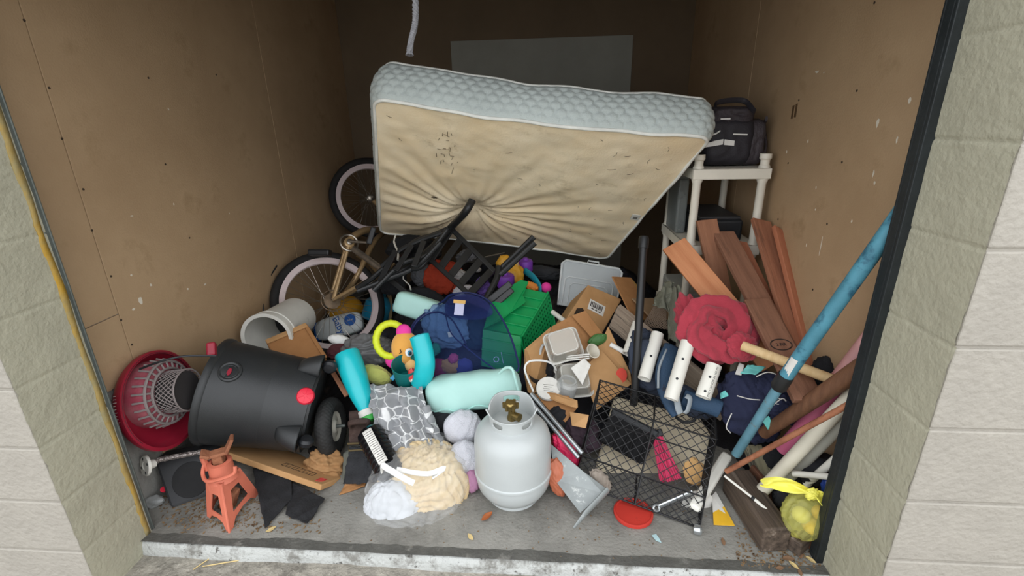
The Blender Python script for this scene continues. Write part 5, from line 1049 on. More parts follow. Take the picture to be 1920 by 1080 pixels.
for k in range(4): t.tube([Mj @ V((-.022 + .004 * (k % 2), .014 - .009 * k, .0006)), Mj @ V((.022 - .008 * (k % 3), .012 - .009 * k, .0006))], .0012, 4)
t.build('small_print', mat('label_print', '77766f', .7), o)
kt = thing('kettle', 'dark pot with a white wire bail handle in the open carton', 'pot', at(1015, 720, y=1.86))
MB().lathe([(0, -.09), (.05, -.09), (.06, 0), (.055, 0), (.045, -.07), (0, -.07)], axis(at(1016, 700, y=1.88), -FWD * .4 + UP), 36, False, False).build('body', mat('dark_pot', '2b2d30', .4), kt)
MB().tube(bez([at(1000, 734, y=1.76), at(988, 706, y=1.78), at(984, 690, y=1.80), at(992, 678, y=1.82), at(1015, 676, y=1.84), at(1035, 682, y=1.86), at(1043, 694, y=1.88)], 6), .0045, 8).build('bail_handle', m_strap, kt)
MB().tube(bez([at(1018, 690, y=1.93), at(1013, 665, y=1.95), at(1017, 648, y=1.97), at(1026, 645, y=1.98)], 6), .006, 8, flat=.5).build('lid_strap', mat('pale_grey_plastic', 'aeb0af', .5), kt)
o = MB().lathe([(.02, -.05), (.032, 0), (.034, .002), (.03, .002), (.018, -.045), (0, -.045)], axis(at(1112, 658, y=1.90), -FWD * .7 + UP * .4 + RIGHT * .4), 30, True, False).build('white_cup', mat('cream_cup', 'd5cfc0', .5)); tag(o, 'small cream cup lying at the right rim of the carton', 'cup')
for k in range(3): tag(MB().tube([at(1062, 668 + 4 * k, y=1.86), at(1105, 664 + 4 * k, y=1.86)], .0035, 6).build('chopstick', m_lbl), ['pale stick nearest the clear tub in the carton', 'middle pale stick in the carton', 'lowest pale stick in the carton'][k], 'stick')
o = drape('paper_sheet', m_lbl, [at(1092, 722, y=1.79), at(1070, 690, y=1.83), at(1095, 672, y=1.85), at(1108, 684, y=1.84)], 55, .01, 8, 20); tag(o, 'crumpled white paper in the right of the carton', 'paper')
o = MB().lathe([(0, -.06), (.04, -.06), (.045, -.04), (.045, .02), (.035, .03), (.035, .04), (.03, .04)], axis(at(1062, 726, y=1.78), UP - FWD * .5 + RIGHT * .2), 30, False, False).build('glass_jar', sheer(mat('pale_glass', 'c5c8c6', .1), .5)); tag(o, 'clear glass jar beside the white lid in the carton', 'jar')
o = lump('green_pouch', mat('green_white_print', '42713a', .55, col2='d5dbcf', scale=26, lo=.6, hi=.66), 1120, 637, 2.01, 40, 22, .03, 20, 140, .18, 1.3, sub=4); tag(o, 'green printed pouch at the back of the carton', 'pouch')
o = lump('stuffing', m_dkc, 1050, 705, 1.96, 110, 90, .14, 0, 141, .25, 1.5); tag(o, 'dark cloth at the bottom of the open carton', 'cloth')
# ---------------------------------------------------------------- black steel pole
p, q = at(1207, 452, y=1.98), at(1190, 740, y=1.73)
bp_ = thing('black_pole', 'thin black steel pole standing upright in front of shelving', 'pole', q); MB().tube([p, lerp(p, q, .5), q, q + V((0, .01, -.05))], .0165, 14).build('shaft', m_chair, bp_)
MB().lathe([(0, .02), (.018, .02), (.021, .01), (.021, -.03), (.017, -.032)], axis(p, p - q), 16, False, False).build('end_cap', m_chair, bp_)
# ---------------------------------------------------------------- rod holder: weathered board with four white pipes
m_wea = wood('weathered_grey_wood', '7a6b5e', 'a89987', stain=('352d28', 2, .55, .66)); m_pvc = mat('white_pvc', 'dcdad0', .5, var=.05)
wa, wb_ = at(1152, 592, y=2.05), at(1368, 770, y=1.70)
rh = thing('rod_holder', 'weathered board carrying four upright white plastic pipes', 'rod holder', (wa + wb_) / 2)
board('board', m_wea, wa, wb_, (0, -.3, 1), .15, .022, rh)
for i, (tx, ty, ty_y, bx, by_, by_y, r) in enumerate([(1196, 606, 1.98, 1177, 664, 1.88, .0235), (1233, 626, 1.89, 1214, 690, 1.78, .026), (1290, 641, 1.73, 1265, 725, 1.63, .0265), (1339, 684, 1.67, 1318, 745, 1.60, .028)]):
    p, q = at(tx, ty, y=ty_y - .03), at(bx, by_, y=by_y - .03); d = (q - p).normalized(); M = axis(q, p - q); l = (p - q).length + (.05 if i in (1, 2) else 0); M = axis(p - (p - q).normalized() * l, p - q)
    pi_ = MB().lathe([(r * .82, 0), (r, 0), (r, l), (r * .82, l), (r * .82, 0)], M, 32, False, False).build('pipe', m_pvc, rh)
    e = (V((0, 0, H)) - p); e = (e - d * e.dot(d)).normalized(); t = MB()
    for f in ((.42, .85) if i != 1 else (.72,)): t.lathe([(.0, .0012), (.005, .001), (.005, -.002)], axis(lerp(p, q, f) + e * r, e), 12, False, False)
    t.build('screw_hole', m_blk, pi_)
    if i == 3:
        sdv = d.cross(e).normalized(); th = .55; ee = e * math.cos(th) + sdv * math.sin(th) * (1 if sdv.x > 0 else -1)
        xx = -d; yy = ee.cross(xx); text('pipe_print', 'PVC 1120 SDR-26 160 PSI', .011, frame(lerp(p, q, .52) + ee * (r + .0002), xx, yy) if frame(p, xx, yy).to_3x3().col[2].dot(ee) > 0 else frame(lerp(p, q, .52) + ee * (r + .0002), xx, -yy), mat('grey_print', '63635f', .7), pi_, .0003)
# ---------------------------------------------------------------- navy life vest
m_vest = mat('slate_navy_fabric', '2b3342', .8, var=.12, scale=6, bump=.3, bscale=160); m_vb = mat('blue_strap_fabric', '284058', .75, var=.1, scale=6, bump=.3, bscale=160); m_gtrim = mat('grey_trim', '8f979c', .7)
lv = thing('life_vest', 'navy and blue padded vest with grey trim hung between the upright pipes', 'vest', at(1270, 770, y=1.66))
def part(o): return o
lump('padding', m_vest, 1222, 690, 1.80, 78, 130, .07, 32, 150, .14, 1.3, lv); lump('padding', m_vest, 1290, 752, 1.66, 120, 52, .06, -28, 151, .14, 1.3, lv); lump('shoulder', m_vest, 1205, 648, 1.88, 56, 70, .06, 10, 152, .14, 1.3, lv)
def ribbon(name, pts, w, m, parent, th=.012, hint=None):
    P_ = bez([at(a, b, y=c) for a, b, c in pts], 8); t = MB(); t.tube(P_, w, 10, flat=th / w, hint=hint or RIGHT); return t.build(name, m, parent, smooth=180)
ribbon('strap', [(1262, 650, 1.80), (1250, 680, 1.74), (1246, 715, 1.69), (1258, 750, 1.64), (1275, 775, 1.60)], .036, m_vb, lv, .014)
ribbon('trim', [(1250, 655, 1.78), (1236, 690, 1.71), (1234, 728, 1.655)], .005, m_gtrim, lv, .006); ribbon('trim', [(1274, 660, 1.77), (1264, 690, 1.71), (1262, 715, 1.67), (1272, 745, 1.62)], .005, m_gtrim, lv, .006)
ribbon('hem', [(1280, 745, 1.63), (1300, 752, 1.62), (1330, 760, 1.60), (1350, 768, 1.59)], .034, m_vb, lv, .02, UP)
ribbon('webbing_loop', [(1268, 742, 1.60), (1272, 765, 1.585), (1276, 775, 1.58)], .013, m_gtrim, lv, .004); ribbon('webbing_loop', [(1286, 742, 1.60), (1294, 748, 1.59), (1290, 768, 1.58), (1284, 775, 1.578)], .012, m_gtrim, lv, .004)
MB().ring(axis(at(1212, 656, y=1.83), -FWD), .008, .003, 20, 6).build('eyelet', m_steel, lv)
# ---------------------------------------------------------------- drab cloth, mesh bag, red cloth, navy shorts
m_drab = mat('drab_green_cloth', '6f7062', .95, var=.15, scale=9, bump=.4, bscale=130)
dc = thing('drab_cloth', 'drab grey green cloth hanging in front of white shelving post', 'cloth', at(1262, 640, y=1.9)); drape('hanging_part', m_drab, [at(1254, 640, y=1.86), at(1282, 632, y=1.85), at(1275, 538, y=2.02), at(1252, 538, y=2.03)], 160, .02, 14, 40, dc, edge=.12, extra=lambda u, v: FWD * (.016 * math.sin(u * 14 + 2 * noise.noise(V((u * 2, v * 4, 3))))) - FWD * .03 * math.sin(3.14 * u)); drape('gathered_part', m_drab, [at(1224, 572, y=2.02), at(1258, 584, y=1.99), at(1262, 530, y=2.04), at(1246, 528, y=2.06)], 161, .02, 14, 30, dc, edge=.12, extra=lambda u, v: FWD * (.014 * math.sin(u * 11 + v * 6)) - FWD * .03 * math.sin(3.14 * u))
m_mesh = holes_mat(mat('brown_mesh', '7b6a5a', .8, var=.15), .011, .5, rot=.785)
ms = drape('mesh_bag', m_mesh, [at(1203, 612, y=2.08), at(1252, 618, y=2.02), at(1248, 575, y=2.08), at(1228, 570, y=2.1)], 62, .012, 8, 24, uv=(.14, .14)); tag(ms, 'brown net mesh bag left of the drab green cloth', 'bag')
m_rc = mat('red_cloth', 'a53644', .92, var=.1, scale=6, bump=.3, bscale=200, sheen=.2)
rcz = thing('red_cloth', 'bright red cloth wrapped in a rosette on the planks', 'cloth', at(1340, 680, y=1.8))
lump('hanging_fold', m_rc, 1296, 600, 1.84, 58, 110, .08, 22, 171, .22, 1.6, rcz); lump('tail', m_rc, 1392, 650, 1.66, 64, 56, .06, -30, 173, .2, 1.7, rcz)
Mr = axis(at(1347, 617, y=1.735), -FWD + UP * .25)
def ros(u, v):
    a, b = 2 * math.pi * u, 2 * math.pi * v; R_, r_ = .078, .052
    p = V((R_ * math.cos(a) * 1.12, R_ * math.sin(a), 0)); q = V((math.cos(a) * math.cos(b), math.sin(a) * math.cos(b), math.sin(b)))
    h = .62 * ((1 - abs(math.sin(2.5 * b + a * 1.0 + 1.8 * noise.noise(V((math.cos(a) * 1.3, math.sin(a) * 1.3, 1)))))) ** .6 - .45) + .34 * (folds(q + p * 8, 1.3, 177, 5) - .55)
    return Mr @ (p + V((q.x * 1.1, q.y, q.z * .62)) * r_ * (1 + h))
t = MB(); b0 = len(t.v); t.grid(ros, 140, 70, cu=True); t.build('rosette', m_rc, rcz, smooth=180)
lump('inner_fold', m_rc, 1337, 622, 1.73, 40, 60, .05, 40, 178, .3, 1.7, rcz, sub=4)
m_nv = mat('navy_shorts', '262b45', .9, var=.12, scale=6, bump=.25, bscale=180); m_aqua = mat('aqua_trim', '6fc5bf', .8)
ns = thing('swim_shorts', 'crumpled navy swim shorts with aqua trim right of the pipes', 'shorts', at(1420, 820, y=1.55))
lump('leg', m_nv, 1406, 762, 1.64, 116, 156, .10, 30, 181, .22, 1.5, ns, sub=5); lump('leg', m_nv, 1452, 728, 1.66, 100, 66, .08, -10, 183, .24, 1.6, ns); lump('waistband', m_nv, 1472, 770, 1.58, 60, 60, .06, 30, 184, .24, 1.6, ns)
for pts in ([(1382, 742, 1.585), (1405, 748, 1.58), (1425, 750, 1.58)], [(1418, 706, 1.60), (1440, 698, 1.605), (1462, 704, 1.60)], [(1372, 775, 1.58), (1362, 800, 1.57), (1370, 812, 1.565)], [(1440, 768, 1.52), (1465, 748, 1.53), (1474, 752, 1.53)]): ribbon('white_piping', pts, .0022, m_lbl, ns, .002)

for i, q in enumerate(([(1388, 700, 1.61), (1418, 702, 1.60), (1436, 688, 1.63), (1402, 684, 1.64)], [(1352, 748, 1.60), (1366, 742, 1.585), (1360, 732, 1.60), (1350, 738, 1.61)], [(1428, 788, 1.52), (1440, 806, 1.51), (1446, 790, 1.515), (1442, 780, 1.525)])): drape('aqua_lining', m_aqua, [at(a, b, y=c) for a, b, c in q], 186 + i, .008, 14, 14, ns, edge=.1)
o = MB().ring(axis(at(1458, 752, y=1.525), -FWD + UP * .2), .011, .0016, 20, 6, a0=.5, a1=5).build('logo_c', m_lbl, ns)
drape('white_tag', m_lbl, [at(1378, 702, y=1.66), at(1390, 704, y=1.65), at(1396, 684, y=1.67), at(1386, 680, y=1.68)], 189, .004, 14, 10, ns)
# ---------------------------------------------------------------- black wire crate tipped towards the doorway
m_wire = mat('black_wire', '1f1f20', .4, .3, var=.15, scale=20)
# corners: face rectangle (towards us) and back depth
W0, W1, W3 = at(1078, 905, y=1.47), at(1312, 990, y=1.33), at(1118, 756, y=1.66)
ex = W1 - W0; ey = W3 - W0; ex_n = ex.normalized(); ey = (ey - ex_n * ey.dot(ex_n)); W2 = W1 + ey
nz_ = ex.cross(ey).normalized(); nz_ = nz_ if nz_.y > 0 else -nz_
dz = at(1125, 713, y=1.77) - W3
wc_ = thing('wire_crate', 'black wire mesh crate tipped on its side over the stone slab', 'crate', (W0 + W1) / 2)
def wface(P, a, b, n1, n2, r=.0016):
    """diagonal wire lattice within a parallelogram"""
    t = MB(); la, lb = a.length, b.length
    def clip(x0, y0, dx, dy):
        ts = []
        lo, hi = -9, 9
        for p, d in ((x0, dx), (y0, dy)):
            t0, t1 = sorted(((0 - p) / d, (1 - p) / d)); lo, hi = max(lo, t0), min(hi, t1)
        return (lo, hi) if hi - lo > .01 else None
    for s in (1, -1):
        sl = n1 / n2
        for k in range(-n1, n1 * 2 + 1):
            x0 = (k + .5) / n1; c = clip(x0, 0, s * (n2 / n1) * .999, 1.0)
            if c: t.tube([P + a * (x0 + s * (n2 / n1) * c[0]) + b * c[0], P + a * (x0 + s * (n2 / n1) * c[1]) + b * c[1]], r, 5)
    return t
fr = MB()
A4 = [W0, W1, W2, W3]; B4 = [p + dz for p in A4]
for q in (A4, B4): fr.tube(q, .0042, 7, closed=True)
for a, b in zip(A4, B4): fr.tube([a, b], .0042, 7)
for f in (.5,): fr.tube([lerp(W0, W1, f), lerp(W3, W2, f)], .004, 6).tube([lerp(W3, W2, f), lerp(B4[3], B4[2], f)], .004, 6).tube([lerp(W0, W1, f), lerp(B4[0], B4[1], f)], .004, 6)
for f in (.33, .8): fr.tube([lerp(W0, W3, f), lerp(W1, W2, f)], .003, 6)
fr.build('frame', m_wire, wc_)
for P, a, b, n1, n2 in ((W0, ex, ey, 11, 8), (W3, ex, dz, 13, 4), (W1, ey, dz, 9, 4), (W0, ey, dz, 9, 4), (W0, ex, dz, 13, 4)): wface(P, a, b, n1, n2).build('lattice', m_wire, wc_)
# what shows through it
m_stone = mat('stained_slab', 'c2b59a', .85, col2='d3c8ae', scale=6, bump=.3, bscale=60, stain=[('7d6a55', 7, .6, .75), ('8c5a33', 3, .62, .72)])
q0, q1, q3 = at(1100, 915, y=1.47), at(1320, 988, y=1.38), at(1180, 735, y=1.80)
exs, eys = q1 - q0, q3 - q0; eys = eys - exs.normalized() * eys.dot(exs.normalized()); Ms = frame(q0 + nz_ * .10, exs, eys); zs = 1 if (Ms.to_3x3() @ V((0, 0, 1))).y > 0 else -1
sl = MB().prism([(0, -.075, 0), (exs.length * .98, -.06, 0), (exs.length * 1.02, eys.length * .85, 0), (exs.length * .9, eys.length, 0), (.02, eys.length * .96, 0)], (0, 0, .03 * zs)).build('stone_slab', m_stone, smooth=0, bevel=.01, seg=3, M=Ms); tag(sl, 'stained beige stone slab seen through the wire crate', 'slab')
m_brs = mat('black_bristles', '0c0c0e', .9, var=.4, scale=30)
def oncr(px, py, lift):
    c = at(px, py, y=1.0) - V((0, 0, H)); P0 = q0 + nz_ * (.10 - lift); t = (P0 - V((0, 0, H))).dot(nz_) / c.dot(nz_); return V((0, 0, H)) + c * t
bh = thing('push_broom', 'black push broom head with ribbed bristles inside the wire crate', 'broom', oncr(1180, 815, .04))
pa, pb_ = oncr(1128, 790, .045), oncr(1232, 845, .045); Mb = frame(lerp(pa, pb_, .5), pb_ - pa, ey)
MB().cbox(Mb @ Matrix.Translation((0, .055, 0)), .20, .03, .05).build('block', m_blk, bh, smooth=0, bevel=.008)
t = MB(); Rb = random.Random(9)
for i in range(100):
    x = Rb.uniform(-.095, .095); z = Rb.uniform(-.022, .022); t.tube([Mb @ V((x, .045, z)), Mb @ V((x + Rb.uniform(-.012, .012), -.075, z * 1.5 + Rb.uniform(-.008, .008)))], .0035, 4)
t.cbox(Mb @ Matrix.Translation((0, -.012, 0)), .19, .115, .045); t.build('bristles', m_brs, bh, smooth=0)
br = thing('pink_brush', 'hot pink bristle brush head lying inside the wire crate', 'brush', oncr(1250, 860, .05))
pa, pb_ = oncr(1232, 818, .05), oncr(1258, 900, .05); dd = (pb_ - pa); sdv = dd.normalized().cross(nz_).normalized(); t = MB()
for i in range(90): u = Rb.uniform(-1, 1); z = Rb.uniform(-.012, .012); t.tube([pa + sdv * u * .018 - nz_ * z, lerp(pa, pb_, .5) + sdv * u * .028 - nz_ * (z + .004), pb_ + sdv * (u * .04 + Rb.uniform(-.004, .004)) - nz_ * z + dd * Rb.uniform(-.08, .03)], .0026, 4)
t.build('bristles', mat('pink_bristles', 'c8375f', .7, var=.15, scale=30), br, smooth=0); MB().cbox(frame(pa - dd * .06, sdv, dd), .05, .03, .03).build('ferrule', m_blk, br, smooth=0, bevel=.006)
o = lump('orange_sponge', mat('orange_sponge', 'b9925f', .95, bump=.4, bscale=120), 1302, 884, 1.50, 44, 56, .02, 20, 201, .2, 1.2, sub=4); tag(o, 'brownish orange sponge at the right inside the wire crate', 'sponge')
o = MB().tube(bez([oncr(1272, 772, .03), oncr(1268, 782, .03), oncr(1285, 792, .03), oncr(1303, 787, .03), oncr(1298, 778, .03), oncr(1280, 772, .03)], 6), .006, 8).build('black_hook', m_chair); tag(o, 'black curled metal hook on the stone slab', 'hook')
o = board('white_caulk_tube', m_pvc, at(1300, 955, y=1.37), at(1364, 852, y=1.60), RIGHT, .042, .024, bevel=.012); tag(o, 'long white plastic tube behind the right side of the crate', 'tube')
o = lump('white_tray', m_lbl, 1308, 945, 1.44, 62, 52, .03, 20, 203, .12, 1.2, sub=4); tag(o, 'white crumpled packaging in the lower right of the crate', 'packaging')
a, b = at(1236, 950, y=1.385), at(1298, 923, y=1.42); o = MB().tube([a, b], .010, 8, flat=.5).ring(axis(a - (b - a) * .08, nz_), .010, .004, 20, 6).build('steel_wrench', mat('bright_steel', 'b9bec0', .25, .8)); tag(o, 'silver ring spanner lying inside the wire crate', 'wrench')
rl_ = MB().lathe([(0, 0), (.066, .0), (.070, .003), (.070, .012), (.064, .014), (.062, .010), (0, .010)], Matrix.Translation(at(1187, 964, z=0)), 48, False, False).build('bucket_cover', mat('red_lid_plastic', 'b8352b', .5, var=.08, scale=8, stain=('8c2a22', 12, .6, .75))); tag(rl_, 'red round plastic lid lying on the concrete in front of crate', 'lid')
o = MB().lathe([(0, 0), (.015, 0), (.017, .005), (.017, .02), (.012, .026), (0, .027)], axis(at(1301, 992, z=.016), V((1, -.3, .1))), 20, False, False).build('metal_thimble', mat('bright_steel', 'b9bec0', .25, .8)); tag(o, 'small silver cap at the front corner of the wire crate', 'cap')
a4 = [at(1342, 922, z=.02), at(1378, 987, z=.004), at(1338, 985, z=.004), at(1335, 930, z=.02)]
yc = thing('yellow_card', 'white and yellow printed card on the floor beside dark timber', 'card', a4[2]); MB().prism(a4, (0, 0, .002)).build('card', m_lbl, yc, smooth=0); MB().prism([lerp(a4[0], a4[1], .45), a4[1], a4[2], lerp(a4[3], a4[2], .6)], (0, 0, .0028)).build('yellow_half', mat('yellow_print', 'e2b02a', .6), yc, smooth=0)
# ---------------------------------------------------------------- between the gas cylinder and the crate
m_zinc = mat('galvanised_sheet', '8b908f', .55, .3, var=.12, scale=12, stain=('d0d2ce', 24, .6, .7))
zz_ = [at(1032, 832, y=1.52), at(1040, 900, y=1.44), at(1088, 962, y=1.33), at(1130, 925, y=1.375), at(1142, 920, y=1.385), at(1095, 885, y=1.44)]
gs = thing('metal_bracket', 'grey galvanised sheet metal wedge right of the gas cylinder', 'bracket', zz_[2])
MB().prism(zz_, FWD * .004).build('plate', m_zinc, gs, smooth=0, bevel=.001)
MB().tube([at(1140, 918, y=1.385), at(1098, 962, y=1.32), at(1076, 990, y=1.29)], [.016, .014, .007], 8, flat=.4).build('folded_lip', m_zinc, gs)
for i, (a, b) in enumerate([((986, 742, 1.70), (1085, 858, 1.50)), ((996, 738, 1.70), (1092, 850, 1.50))]): tag(MB().tube([at(*a[:2], y=a[2]), at(*b[:2], y=b[2])], .0085, 12).build('aluminium_tube', mat('aluminium', 'a7acae', .35, .7, var=.1)), ['lower of two thin aluminium tubes right of the cylinder', 'upper of two thin aluminium tubes, along the carton'][i], 'tube', 'thin aluminium tubes')
tag(lump('pink_fabric', mat('cerise_satin', 'd42757', .55, var=.12, scale=7), 1062, 845, 1.56, 40, 84, .05, 28, 211, .24, 1.7), 'cerise satin fabric behind the galvanised wedge', 'fabric')
tag(lump('rust_fabric', mat('rust_red_fabric', 'b34a3a', .8), 1052, 830, 1.60, 40, 50, .05, 20, 212, .24, 1.7, sub=4), 'rust red fabric above the cerise satin', 'fabric')
tag(lump('terracotta_pouch', mat('terracotta_leather', 'b06346', .5, var=.12, scale=8), 1046, 895, 1.46, 38, 76, .06, 10, 213, .12, 1.3), 'terracotta leather pouch beside the foot of the gas cylinder', 'pouch')
tag(lump('purple_garment', mat('plum_garment', '3d2f38', .9, var=.2), 1090, 812, 1.68, 90, 70, .14, -30, 214, .22, 1.5), 'plum coloured garment under the torn carton', 'garment')
tag(lump('grey_glove', mat('grey_glove', '8d8378', .9, var=.2, scale=10), 1126, 902, 1.45, 56, 34, .04, -50, 215, .3, 1.6, sub=4), 'dirty beige glove at the left corner of the crate', 'glove')
tag(lump('black_garment', m_dkc, 1040, 800, 1.70, 60, 60, .1, 0, 216, .15, 1.4), 'black garment beneath the thin aluminium tubes', 'garment')
# ---------------------------------------------------------------- right corner: pipes, poles and timber
def pole(name, m, a, b, r, lab, cat='pole', grp=None, n=16):
    p, q = at(*a[:2], y=a[2]), at(*b[:2], y=b[2]); rr = r if isinstance(r, list) else [r, r]
    k = 8; o = MB().tube([lerp(p, q, i / k) for i in range(k + 1)], [lerp(rr[0], rr[-1], i / k) for i in range(k + 1)], n).build(name, m); return tag(o, lab, cat, grp)
m_bpole = mat('blue_painted_steel', '4c8799', .5, var=.15, scale=14, stain=[('28556a', 18, .52, .64), ('6f5a4a', 26, .7, .76)])
bpz = thing('blue_pole', 'long blue telescopic pole leaning from crate to right jamb', 'pole', at(1380, 852, y=1.50))
p, q, mm = at(1716, 362, y=1.255), at(1380, 852, y=1.50), at(1466, 716, y=1.41)
MB().tube([p, lerp(p, mm, .5), mm], .0215, 20).build('outer_tube', m_bpole, bpz); MB().tube([mm, lerp(mm, q, .5), q], .0165, 18).build('inner_tube', mat('blue_worn_steel', '5c8796', .5, var=.15, scale=16, stain=('6b6355', 20, .6, .7)), bpz)
d = (q - mm).normalized(); MB().lathe([(.0, -.03), (.024, -.03), (.025, -.02), (.025, .02), (.021, .03), (0, .03)], axis(mm, d), 20, False, False).build('collar', m_chair, bpz)
e = (V((0, 0, H)) - mm); f_ = lerp(p, mm, .89); e = (e - d * e.dot(d)).normalized(); sd_ = d.cross(e)
MB().grid(lambda u, v: f_ + d * lerp(-.035, .035, v) + (e * math.cos(lerp(-.2, .9, u)) + sd_ * math.sin(lerp(-.2, .9, u))) * .0222, 6, 2).build('sticker', m_lbl, bpz, smooth=180)
m_dow = wood('pale_dowel', 'c9a877', 'd9bd8f', (26, 26, 2)); pole('broomstick', m_dow, (1392, 648, 1.61), (1572, 716, 1.42), .0175, 'pale wooden broom handle sticking out of the red cloth', 'handle')
m_log = wood('old_brown_pole', '5a3c2a', '7b563d', (20, 20, 2)); pole('wooden_pole', m_log, (1690, 640, 1.235), (1432, 812, 1.55), [.031, .022], 'thick brown wooden pole lying over the pink pipe')
m_pnk = mat('pink_plastic', 'd9668f', .45, col2='d98aa0', scale=2); m_pkd = mat('pale_pink_plastic', 'd8a3a3', .5)
pole('pink_pipe', m_pkd, (1655, 610, 1.33), (1546, 742, 1.50), [.029, .024], 'pale pink plastic pipe beside the right jamb', 'pipe'); pole('pink_bat', m_pnk, (1566, 732, 1.44), (1470, 842, 1.56), [.024, .030], 'hot pink plastic bat under the brown wooden pole', 'bat')
m_wp = mat('ivory_pipe', 'd3cdbb', .5, var=.06, scale=5, stain=('a79c85', 9, .62, .78))
pole('white_pipe', m_wp, (1660, 674, 1.33), (1424, 925, 1.43), .0225, 'ivory plastic pipe resting above the grey one', 'pipe'); pole('grey_pipe', mat('grey_pipe', 'a7a69c', .5, var=.1, scale=6), (1652, 720, 1.34), (1440, 932, 1.475), .0215, 'grey plastic pipe below the ivory pipe', 'pipe')
pole('rusty_bar', m_rust, (1665, 718, 1.22), (1362, 884, 1.44), .0095, 'thin rusty reinforcing bar crossing all the pipes', 'bar')
pole('white_trim', m_pvc, (1600, 832, 1.32), (1512, 908, 1.40), .013, 'short sloping white plastic pipe near the right jamb', 'pipe'); pole('white_rod', m_pvc, (1488, 888, 1.40), (1600, 898, 1.265), .0105, 'level white rod above the yellow bag', 'rod')
o = MB().lathe([(0, 0), (.06, 0), (.062, .03), (.058, .24), (.05, .26), (0, .26)], axis(at(1485, 868, y=1.64), at(1600, 775, y=1.48) - at(1485, 868, y=1.64)), 32, False, False).build('dark_log', wood('dark_red_log', '3b2018', '55301f', (6, 6, 3))); tag(o, 'dark reddish brown log behind the grey pipe', 'log')
tb0, tb1 = at(1378, 905, y=1.52), at(1450, 1040, y=1.245); tb0.z = .052; tb1.z = .052
m_tim = wood('dark_wet_timber', '2c241e', '6a5b4e', (1, 22, 22), stain=('8a7d70', 1.4, .58, .7)); tm = board('timber', m_tim, tb0, tb1, (0, 0, 1), .098, .092, bevel=.006); tag(tm, 'thick dark weathered timber lying on the floor at right', 'timber')
tag(board('timber_offcut', m_tim, at(1475, 1015, z=.03), at(1512, 985, z=.03), (0, 0, 1), .055, .09, bevel=.005), 'short dark timber offcut right of the thick timber', 'timber')
tag(board('brown_lath', wood('brown_lath', '4b2f22', '6a4632'), at(1408, 878, y=1.54), at(1532, 1030, y=1.245), (0, .3, 1), .04, .014), 'long thin brown lath between timber and yellow bag', 'lath')
tag(board('pale_weathered_board', wood('pale_weathered', '6f6a55', '938d72', stain=('35322c', 1.5, .55, .62)), at(1410, 835, y=1.62), at(1438, 915, y=1.48), RIGHT, .07, .016), 'pale weathered board end behind the white rod', 'board')
for i, (a, b) in enumerate([((1358, 892, 1.46), (1412, 933, 1.40)), ((1412, 933, 1.40), (1472, 984, 1.315))]):
    pass
wr_ = thing('thin_white_rod', 'thin two piece white rod lying across the dark timber', 'rod', at(1415, 935, y=1.40)); pts = [at(1358, 892, y=1.42), at(1412, 934, y=1.36), at(1472, 985, y=1.29)]
MB().tube(pts[:2], .0042, 8).build('upper_section', m_pvc, wr_); MB().tube(pts[1:], .0055, 8).build('lower_section', m_pvc, wr_); MB().tube([lerp(pts[1], pts[0], .06), lerp(pts[1], pts[2], .04)], .0066, 8).build('joint', m_chair, wr_)
# yellow bag
m_ybag = sheer(mat('yellow_film', 'ece98a', .25, var=.05, scale=6), .72, (1, 1, .7)); 
yb = thing('yellow_bag', 'tied translucent yellow plastic bag by the right jamb', 'bag', at(1505, 990, z=.0)); lump('bag_body', m_ybag, 1511, 966, 1.28, 92, 96, .10, 10, 221, .13, 1.8, yb); 
lump('knot', mat('yellow_film_dense', 'e6e060', .4, var=.08), 1522, 926, 1.27, 30, 24, .03, 30, 222, .3, 2, yb, sub=4)
def ear(pts, w, seed):
    P_ = bez([at(a, b, y=c) for a, b, c in pts], 6); t = MB(); n = len(P_)
    def fn(u, v): i = u * (n - 1); k = int(min(i, n - 2)); p = lerp(P_[k], P_[k + 1], i - k); s = w * (.25 + math.sin(math.pi * min(1, u * .9)) ); return p + UP * (v - .5) * s * 2 - FWD * (.012 * math.sin(v * 6.3 + u * 4) + .008 * noise.noise(V((u * 6, v * 6, seed))))
    t.grid(fn, 30, 14); return t.build('handle', MATS['yellow_film_dense'], yb, smooth=180)
ear([(1522, 922, 1.27), (1490, 912, 1.28), (1455, 905, 1.30), (1428, 908, 1.32)], .018, 3); ear([(1524, 924, 1.27), (1540, 934, 1.26), (1558, 948, 1.245)], .02, 5)
for i, (px, py, w, c, lab) in enumerate([(1523, 985, 36, 'd8b040', 'yellow fruit low in the yellow bag'), (1502, 965, 32, 'c9c07a', 'pale fruit at the left in the yellow bag'), (1538, 962, 30, 'cf9f35', 'amber fruit nearest the jamb in the yellow bag')]):
    p = at(px, py, y=1.285); k = mpp(p) * w / 2; tag(MB().ball(Matrix.Translation(p), k, k, k * .9, 3).build('fruit', mat('fruit_' + c, c, .6)), lab, 'fruit', 'fruit in the yellow bag')
tag(lump('blue_packet', mat('royal_blue_film', '1f3f8f', .3), 1556, 914, 1.33, 30, 44, .05, 10, 225, .2, 1.5, sub=4), 'royal blue packet against the right jamb', 'packet')
for i, (px, py, y, w, h) in enumerate([(1500, 905, 1.46, 70, 50), (1535, 880, 1.42, 80, 60), (1420, 850, 1.66, 80, 90), (1545, 700, 1.56, 70, 50), (1470, 935, 1.40, 50, 40), (1455, 860, 1.58, 50, 70)]):
    tag(lump('black_bag', m_dkc, px, py, y, w, h, .1, i * 25, 230 + i, .22, 1.6, sub=4), ['black bag under the level white rod', 'black bag above the level white rod', 'black bag behind the lower end of the blue pole', 'black bag where the pale wooden handle ends', 'black bag left of the yellow bag', 'black bag left of the hot pink bat'][i], 'bag')
